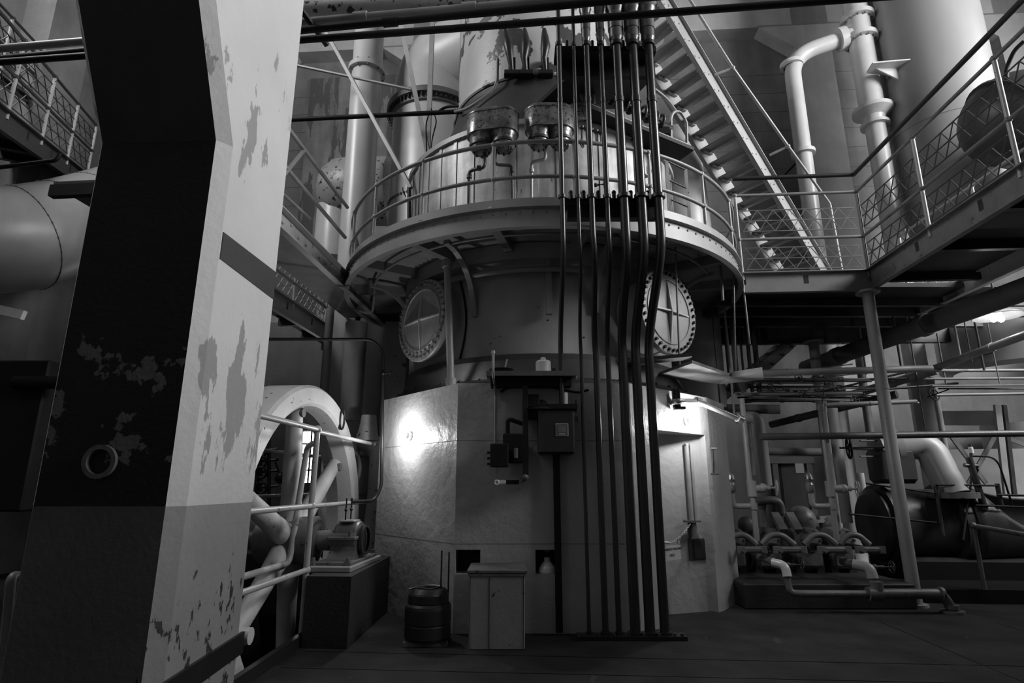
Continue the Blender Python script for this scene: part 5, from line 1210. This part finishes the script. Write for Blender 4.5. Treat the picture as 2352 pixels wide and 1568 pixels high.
def wheel(u, v, Y, R_, axis, m_, lab, stem=None):
    c = at(u, v, Y); t = thing('valve_handwheel', lab, 'handwheel', c); handwheel(MB(), c, R_, axis, R_*.1, 28, 5, R_*.22).build('wheel', m_, t)
    MB().cyl(c-V(axis).normalized()*.12, c+V(axis).normalized()*(stem or .25), R_*.1, n=8).build('spindle', m_, t)
wheel(1950, 1028, 8.3, .145, (1, -.3, 0), black, 'large black spoked handwheel beside the corner column', .5)
wheel(2146, 906, 8.78, .09, (.3, -1, .2), black, 'small black handwheel above the white elbow')
wheel(1846, 905, 8.5, .06, (0, -1, .3), machine_dark, 'tiny dark handwheel, first of two under the level pipes'); wheel(1890, 912, 8.5, .07, (0, -.5, 1), machine_dark, 'tiny dark handwheel lying flat, second of two under the level pipes')
wheel(1964, 918, 8.4, .06, (0, -1, .2), machine_dark, 'tiny dark handwheel close to the corner column')
gv_ = at(2010, 1030, 8.7); t = thing('gate_valve', 'large dark gate valve with pale bonnet next to the corner column', 'valve', gv_)
MB().cyl(at(1975, 1012, 8.5), at(2030, 1012, 8.7), .012, n=8).cyl(at(1975, 1048, 8.5), at(2030, 1048, 8.7), .012, n=8).cyl(at(1955, 1028, 8.5), at(2030, 1030, 8.7), .03, n=10).build('yoke', machine, t)
MB().cyl(gv_+V((.0, 0, 0)), gv_+V((.16, 0, 0)), .2, n=28).build('bonnet', ring_m, t); MB().box(gv_+V((.2, 0, -.25)), (.5, .45, .5), bev=.06).build('valve_body', machine_dark, t)
E = bend([at(2055, 1028, 8.7), at(2130, 1018, 8.6), at(2190, 1135, 8.4)], .5, 10)
t = thing('white_elbow', 'large pale curved exhaust elbow descending onto the engine', 'pipe', E[-1]); MB().tube(E, .2, 28).build('pipe_run', duct_m, t)
d = (E[1]-E[0]).normalized(); MB().cyl(E[0]-d*.04, E[0]+d*.05, .27, n=28).build('flange', duct_m, t); MB().cyl(E[-1]-V((0, 0, .05)), E[-1]+V((0, 0, .03)), .3, n=28).build('flange', machine, t)
# ================================================================== HORIZONTAL ENGINE (right)
EN = thing('horizontal_engine', 'large dark horizontal steam engine with oval frame opening', 'engine', (6.6, 8.8, 0))
ec = V((6.0, 8.9, .85))
MB().lathe(ec-EX*.75, [(0, 0), (.42, .0), (.5, .05), (.5, .12), (.56, .12), (.56, .2), (.5, .22), (.5, 1.0), (.58, 1.02), (.58, 1.14), (.5, 1.16)], 40, axis=EX).build('cylinder', machine_dark, EN)
m = MB()
for k in range(18): a = 2*PI*k/18; q = ec+EX*.42+EY*.54*math.cos(a)+EZ*.54*math.sin(a); m.cyl(q-EX*.04, q+EX*.02, .03, n=6)
m.build('flange_bolts', machine_dark, EN)
fr = MB()                                            # bell frame with an open oval top side
n = 40; rings_ = []
for k_ in range(30):
    x = .4+3.3*k_/29; r = .56-.06*min(1, k_/10)
    q_ = max(0., min(1., (x-.62)/1.1)); op = 1.35*math.sqrt(1-(1-q_)**2)
    cen = 1.0                                        # the opening faces the room, tilted upward
    rings_.append([ec+EX*x - EY*r*math.cos(cen+op+(2*PI-2*op)*k/n) + EZ*r*math.sin(cen+op+(2*PI-2*op)*k/n) for k in range(n+1)])
secs = rings_
fr.add([p for r_ in rings_ for p in r_], [(i*(n+1)+k, i*(n+1)+k+1, (i+1)*(n+1)+k+1, (i+1)*(n+1)+k) for i in range(len(rings_)-1) for k in range(n)], True)
ff = fr.build('bell_frame', machine_dark, EN); md = ff.modifiers.new('shell', 'SOLIDIFY'); md.thickness = .05
edge = [rings_[i][0] for i in range(2, len(rings_))][::-1]+[rings_[i][-1] for i in range(2, len(rings_))]
MB().tube(edge, .03, 8).build('frame_lip', machine, EN)
MB().box(ec+EX*1.6+V((0, 0, -.62)), (4.4, .95, .42), RB, bev=.05).build('engine_bed', black, EN)
MB().box(ec+EX*1.6+V((0, 0, -.84)), (4.6, 1.3, .12), RB).build('engine_base', black, EN)
m = MB(); p = at(1755+400, 1030, 8.3); 
for (u0, v0, u1, v1, r) in ((2225, 1050, 2262, 1170, .045), (2235, 1070, 2212, 1240, .014), (2228, 1020, 2232, 1060, .02), (2290, 1110, 2300, 1160, .03), (2150, 1115, 2165, 1230, .03)): m.cyl(at(u0, v0, 8.3), at(u1, v1, 8.3), r, n=10)
m.build('lever', machine_dark, EN)
MB().cyl(at(2215, 1068, 8.3), at(2245, 1070, 8.3), .03, n=10).build('rocker', machine_dark, EN)
MB().tube(bend([at(2232, 1047, 8.3), at(2290, 1048, 8.3), at(2325, 1160, 8.3)], .3), .013, 8).build('oil_line', black, EN)
for (u0, v0, u1, v1) in ((2150, 1113, 2290, 1115), (2290, 1136, 2380, 1138), (2240, 1160, 2380, 1165), (1990, 1110, 2145, 1132), (1950, 1180, 2150, 1200)): MB().cyl(at(u0, v0, 8.25), at(u1, v1, 8.25), .013, n=8).build('rod', black, EN)
MB().lathe(at(2230, 1032, 8.3), [(0, -.05), (.03, -.05), (.03, .03), (.012, .04), (0, .06)], 14).build('lubricator', enamel, EN)
t = thing('engine_handrail', 'dim pipe handrail in front of the horizontal engine', 'railing', at(2240, 1280, 7.7))
a, b, c_ = at(2235, 1207, 7.7), at(2430, 1240, 7.2), at(2252, 1282, 7.7)
MB().cyl(a, b, .03, n=10).build('rail', machine, t); MB().cyl(a, V((a.x, a.y, .15)), .026, n=10).sphere(a, .045, 10, 6).build('post', machine, t)
solo('engine_plinth', MB().box((7.9, 8.6, .08), (5.8, 2.2, .16), RB), black, 'low black plinth carrying the horizontal engine', 'plinth')
# ================================================================== PUMP on its plinth
px0, px1 = 2.72, 4.74
pl_ = MB(); pl_.box(((px0+px1)/2, 8.5, .14), (px1-px0, 2.35, .28), bev=.015); solo('pump_plinth', pl_, mat('plinth_dark', .022, .65, bump=.25), 'long low dark plinth under the pump yokes', 'plinth')
for k, (u0, u1, lab) in enumerate(((1690, 1765, 'pump yoke nearest the pedestal, partly hidden by it'), (1773, 1856, 'second pump yoke from the pedestal'), (1875, 1958, 'third pump yoke from the pedestal'), (1962, 2036, 'pump yoke nearest the corner column'))):
    Y = 7.55; a, b = at(u0, 1262, Y), at(u1, 1262, Y); c = (a+b)/2; w2 = (b.x-a.x)/2
    t = thing('pump_yoke', lab, 'pump', (c.x, Y, .28), 'pump yokes in a row')
    a = a+V((.035, 0, 0)); b = b-V((.035, 0, 0)); m = MB(); m.box(c, (w2*2-.12, .09, .07), bev=.02).cyl(a+V((.03, 0, -.04)), a+V((.03, 0, .04)), .05, n=16).cyl(b-V((.03, 0, .04)), b-V((.03, 0, -.04)), .05, n=16); m.build('crosshead_bar', machine, t)
    for e in (a+V((.05, -.05, 0)), b+V((-.05, -.05, 0))): MB().cyl(e, e-V((0, .02, 0)), .03, n=12).build('bolt_head', machine, t)
    m = MB(); P = [c+V((-w2*.95, .33, .03)), c+V((-w2*.4, .33, .15)), c+V((w2*.3, .33, .15)), c+V((w2*.95, .33, .03))]
    m.tube(bend(P, .07), .038, 10); m.build('arch', machine, t)
    m = MB(); m.lathe(c+V((0, .55, .06)), [(0, 0), (.1, 0), (.1, .03), (.15, .03), (.16, .06), (.16, .5)], 24, axis=(0, 1, 0)); cy = m.build('cylinder', machine, t)
    m = MB()
    for j in range(6): an = 2*PI*j/6; m.cyl(c+V((.12*math.cos(an), .53, .06+.12*math.sin(an))), c+V((.12*math.cos(an), .6, .06+.12*math.sin(an))), .016, n=6)
    m.build('cover_bolts', machine_dark, cy)
    m = MB(); m.box(c+V((0, .95, -.05)), (w2*1.5, .7, .5), bev=.04); m.build('valve_chest', machine, t)
    m = MB(); m.cyl(c+V((0, .06, 0)), c+V((0, .6, 0)), .035, n=10); m.build('piston_rod', dark_steel, t)
    for sx in (-.6, .6): MB().box((c.x+w2*sx, Y+.9, .28+(c.z-.28)*.3), (.1, .5, (c.z-.28)*.6)).build('foot', machine_dark, t)
for k, (u, v, r_, lab) in enumerate(((1840, 1195, .2, 'round air chamber between second and third pump yokes'), (1905, 1205, .13, 'low dome behind the third pump yoke'), (1745, 1160, .09, 'small round valve chamber by the pedestal'), (1715, 1205, .12, 'low dome behind the first pump yoke'))):
    q = at(u, v, 8.5); m = MB(); m.sphere(q, r_, 20, 12).cyl(q, (q.x, q.y, .28), r_*.8, n=20); solo('air_chamber', m, machine, lab, 'pump')
smallpipe('bent_pipe', [at(1735, 1150, 8.4), at(1790, 1148, 8.4), at(1797, 1185, 8.4)], .055, machine, 'short bent pipe landing on the pump top', 'pipe', None, .1, 14)
for (u0, u1, lab) in ((1778, 1800, 'flat inclined frame arm over the pump, nearer the pedestal'), (1812, 1835, 'flat inclined frame arm over the pump, farther from the pedestal')):
    solo('frame_arm', MB().bar(at(u0, 1178, 8.3), at(u1-(-1)*0, 1218, 8.1), .11, .05), machine, lab, 'frame')
m = MB()
for k in range(4): q = at(1885+k*10, 1190, 8.5); m.box(q, (.06, .1, .06))
m.box(at(1898, 1196, 8.5), (.34, .14, .04)); solo('bolted_cover', m, ring_m, 'small toothed bolted cover behind the pump yokes', 'cover')
# drain manifold along the plinth front
zpipe = .2; Yp = 7.12
a = at(1825, 1363, Yp); b = at(2005, 1363, Yp); c_ = at(2165, 1363, Yp)
t = thing('drain_manifold', 'low horizontal drain pipe run along the plinth front with a floor elbow', 'pipe', (a.x, Yp, 0))
zq = a.z
q1 = at(1803, 1298, 7.2); q1b = at(1745, 1280, 7.7)
MB().tube(bend([q1b, V((q1.x, 7.2, q1.z)), V((q1.x, 7.15, zq)), V((a.x+.1, Yp, zq)), V((b.x, Yp, zq))], [.07, .07, .03]), .038, 14).build('small_run', machine, t)
MB().tube(bend([V((q1.x-.10, 7.3, q1.z+.02)), V((q1.x, 7.2, q1.z)), V((q1.x, 7.17, q1.z-.12))], .07), .05, 14).build('bright_elbow', porcelain, t)
q2 = at(1998, 1303, 7.2)
MB().tube(bend([at(1935, 1288, 7.7), V((q2.x, 7.2, q2.z)), V((q2.x, 7.15, zq))], [.08]), .05, 14).build('riser', machine, t)
MB().tube(bend([V((q2.x-.12, 7.32, q2.z+.02)), V((q2.x, 7.2, q2.z)), V((q2.x, 7.17, q2.z-.12))], .07), .06, 14).build('bright_elbow', ring_m, t)
MB().tube(bend([V((b.x-.03, Yp, zq)), V((c_.x, Yp, zq)), V((c_.x+.08, Yp, 0.03))], .1), .055, 16).build('large_run', machine, t)
MB().cyl((b.x-.06, Yp, zq), (b.x+.1, Yp, zq), .075, n=18).cyl((q2.x, Yp, zq-.02), (q2.x, Yp, zq+.13), .07, n=16).build('tee', machine, t)
MB().cyl((c_.x-.03, Yp, zq), (c_.x+.0, Yp, zq), .075, n=16).cyl((c_.x+.08, Yp, 0), (c_.x+.08, Yp, .03), .12, n=18).cyl((c_.x+.08, Yp, .05), (c_.x+.08, Yp, .09), .075, n=18).build('elbow_collar', machine, t)
valve('stop_valve', q1+V((.06, .05, 0)), (1, -.05, 0), .06, 'small stop valve at the bright elbow nearer the pedestal', machine_dark, .03, .16)
valve('stop_valve', q2+V((.08, .05, .0)), (1, -.05, 0), .065, 'small stop valve at the elbow nearer the corner column', machine_dark, .035, .2)
# ================================================================== FAR LOWER RIGHT
dm = MB(); a = at(1790, 1062, 12.9); b = at(1890, 1225, 12.9); dm.box(((a.x+b.x)/2, WY-.35, (a.z)/2), (b.x-a.x, .1, a.z)); struct('door_1', dm, hole_dark)
dt = MB(); 
for x in (a.x, b.x): dt.box((x, WY-.42, a.z/2), (.12, .12, a.z))
dt.box(((a.x+b.x)/2, WY-.42, a.z+.06), (b.x-a.x+.24, .14, .14)); struct('trim_1', dt, steel_beam)
wn = MB(); q0, q1 = at(1850, 1062, 12.7), at(1872, 1085, 12.7); wn.box(((q0.x+q1.x)/2, WY-.43, (q0.z+q1.z)/2), (q1.x-q0.x, .02, q0.z-q1.z)); wn.build('window_4', emis('dim_sky', 1, .1))['kind'] = 'structure'
fsx = thing('braced_trestle', 'pale riveted steel frame with cross braces behind the engine', 'frame', at(2300, 1180, 10))
MB().bar(at(2290, 930, 9.6), at(2318, 1180, 9.6), .1, .05, up=(0, 1, 0)).build('upright', rail_paint, fsx); MB().bar(at(2306, 930, 9.7), at(2336, 1190, 9.7), .06, .05, up=(0, 1, 0)).build('upright', machine_dark, fsx)
MB().bar(at(2160, 960, 10.4), at(2290, 960, 9.8), .04, .25).build('cross_girder', ring_m, fsx)
for (u0, v0, u1, v1) in ((2180, 995, 2265, 1110), (2285, 1000, 2222, 1115), (2300, 1000, 2400, 1040)): MB().bar(at(u0, v0, 10), at(u1, v1, 10), .07, .03, up=(0, 1, 0)).build('brace', steel_beam, fsx)
m = MB(); a = at(2330, 980, 11.5); m.cyl((a.x+.5, 11.8, 0), (a.x+.5, 11.8, 2.6), .75, n=40); solo('lower_tank', m, duct_m, 'pale round tank beyond the steel frame', 'tank')
m = MB(); m.bar(at(2150, 1090, 11), at(2420, 1090, 10.5), .3, .9); solo('pale_beam', m, white, 'pale low wall panel glimpsed behind the engine levers', 'panel')
# pier-side curtain of machinery in shadow beyond the pedestal
for k in range(9):
    u = 1600+k*16; a = at(u, 735, 9.3); b = at(u, 900, 9.3)
    solo('shadow_pipe', MB().cyl((a.x, 9.3, b.z), (a.x, 9.3, a.z), .02+.012*(k % 3), n=8), machine if k % 4 == 1 else machine_dark, 'dim upright pipe in the shadow behind the cover plate', 'pipe', 'dim pipes behind the cover plate')

for k, (y_, x0_, x1_) in enumerate(((8.75, 3.0, 10.0), (9.35, 3.0, 10.0), (8.2, 3.0, 10.0))):
    solo('hanger_beam', MB().bar((x0_, y_, 4.025), (x1_, y_, 4.025), .08, .12), machine_dark, ['slender dark beam crossing under the landing deck', 'slender dark beam over the hanging grey tank', 'slender dark beam crossing under the forward bridge'][k], 'beam')

# the dense run of thin pipes massed under the landing, above the doorway
rr = random.Random(11)
for k in range(16):
    Y = 8.9+.1*k; v = 862+k*4.2; u0 = 1690+rr.uniform(0, 60); u1 = u0+rr.uniform(180, 330); dv = rr.choice((0, 0, 0, -18, -30))*1.0
    a, b = at(u0, v, Y), at(min(u1, 2040), v+dv, Y-.05)
    m = MB(); m.cyl(a, b, rr.choice((.009, .013, .018)), n=8)
    for j in range(2): q = a.lerp(b, rr.uniform(.2, .8)); d = (b-a).normalized(); m.cyl(q-d*.03, q+d*.03, .028, n=8)
    solo('thin_pipe', m, (machine_dark, steel_beam, machine)[k % 3], 'thin coupled pipe in the dense run above the dark doorway', 'pipe', 'dense thin pipes above the doorway')
for k, (u, v) in enumerate(((1772, 890), (1835, 868), (1905, 880), (1925, 895))):
    q = at(u, v, 9.0); t = thing('small_handwheel', 'tiny dark handwheel among the dense thin pipes above the doorway', 'handwheel', q, 'tiny handwheels among the dense pipes')
    handwheel(MB(), q, .065, (.2, -1, .4), .008, 18, 4, .015).build('wheel', machine_dark, t); MB().cyl(q, q+V((0, .12, 0)), .01, n=6).build('spindle', machine_dark, t)
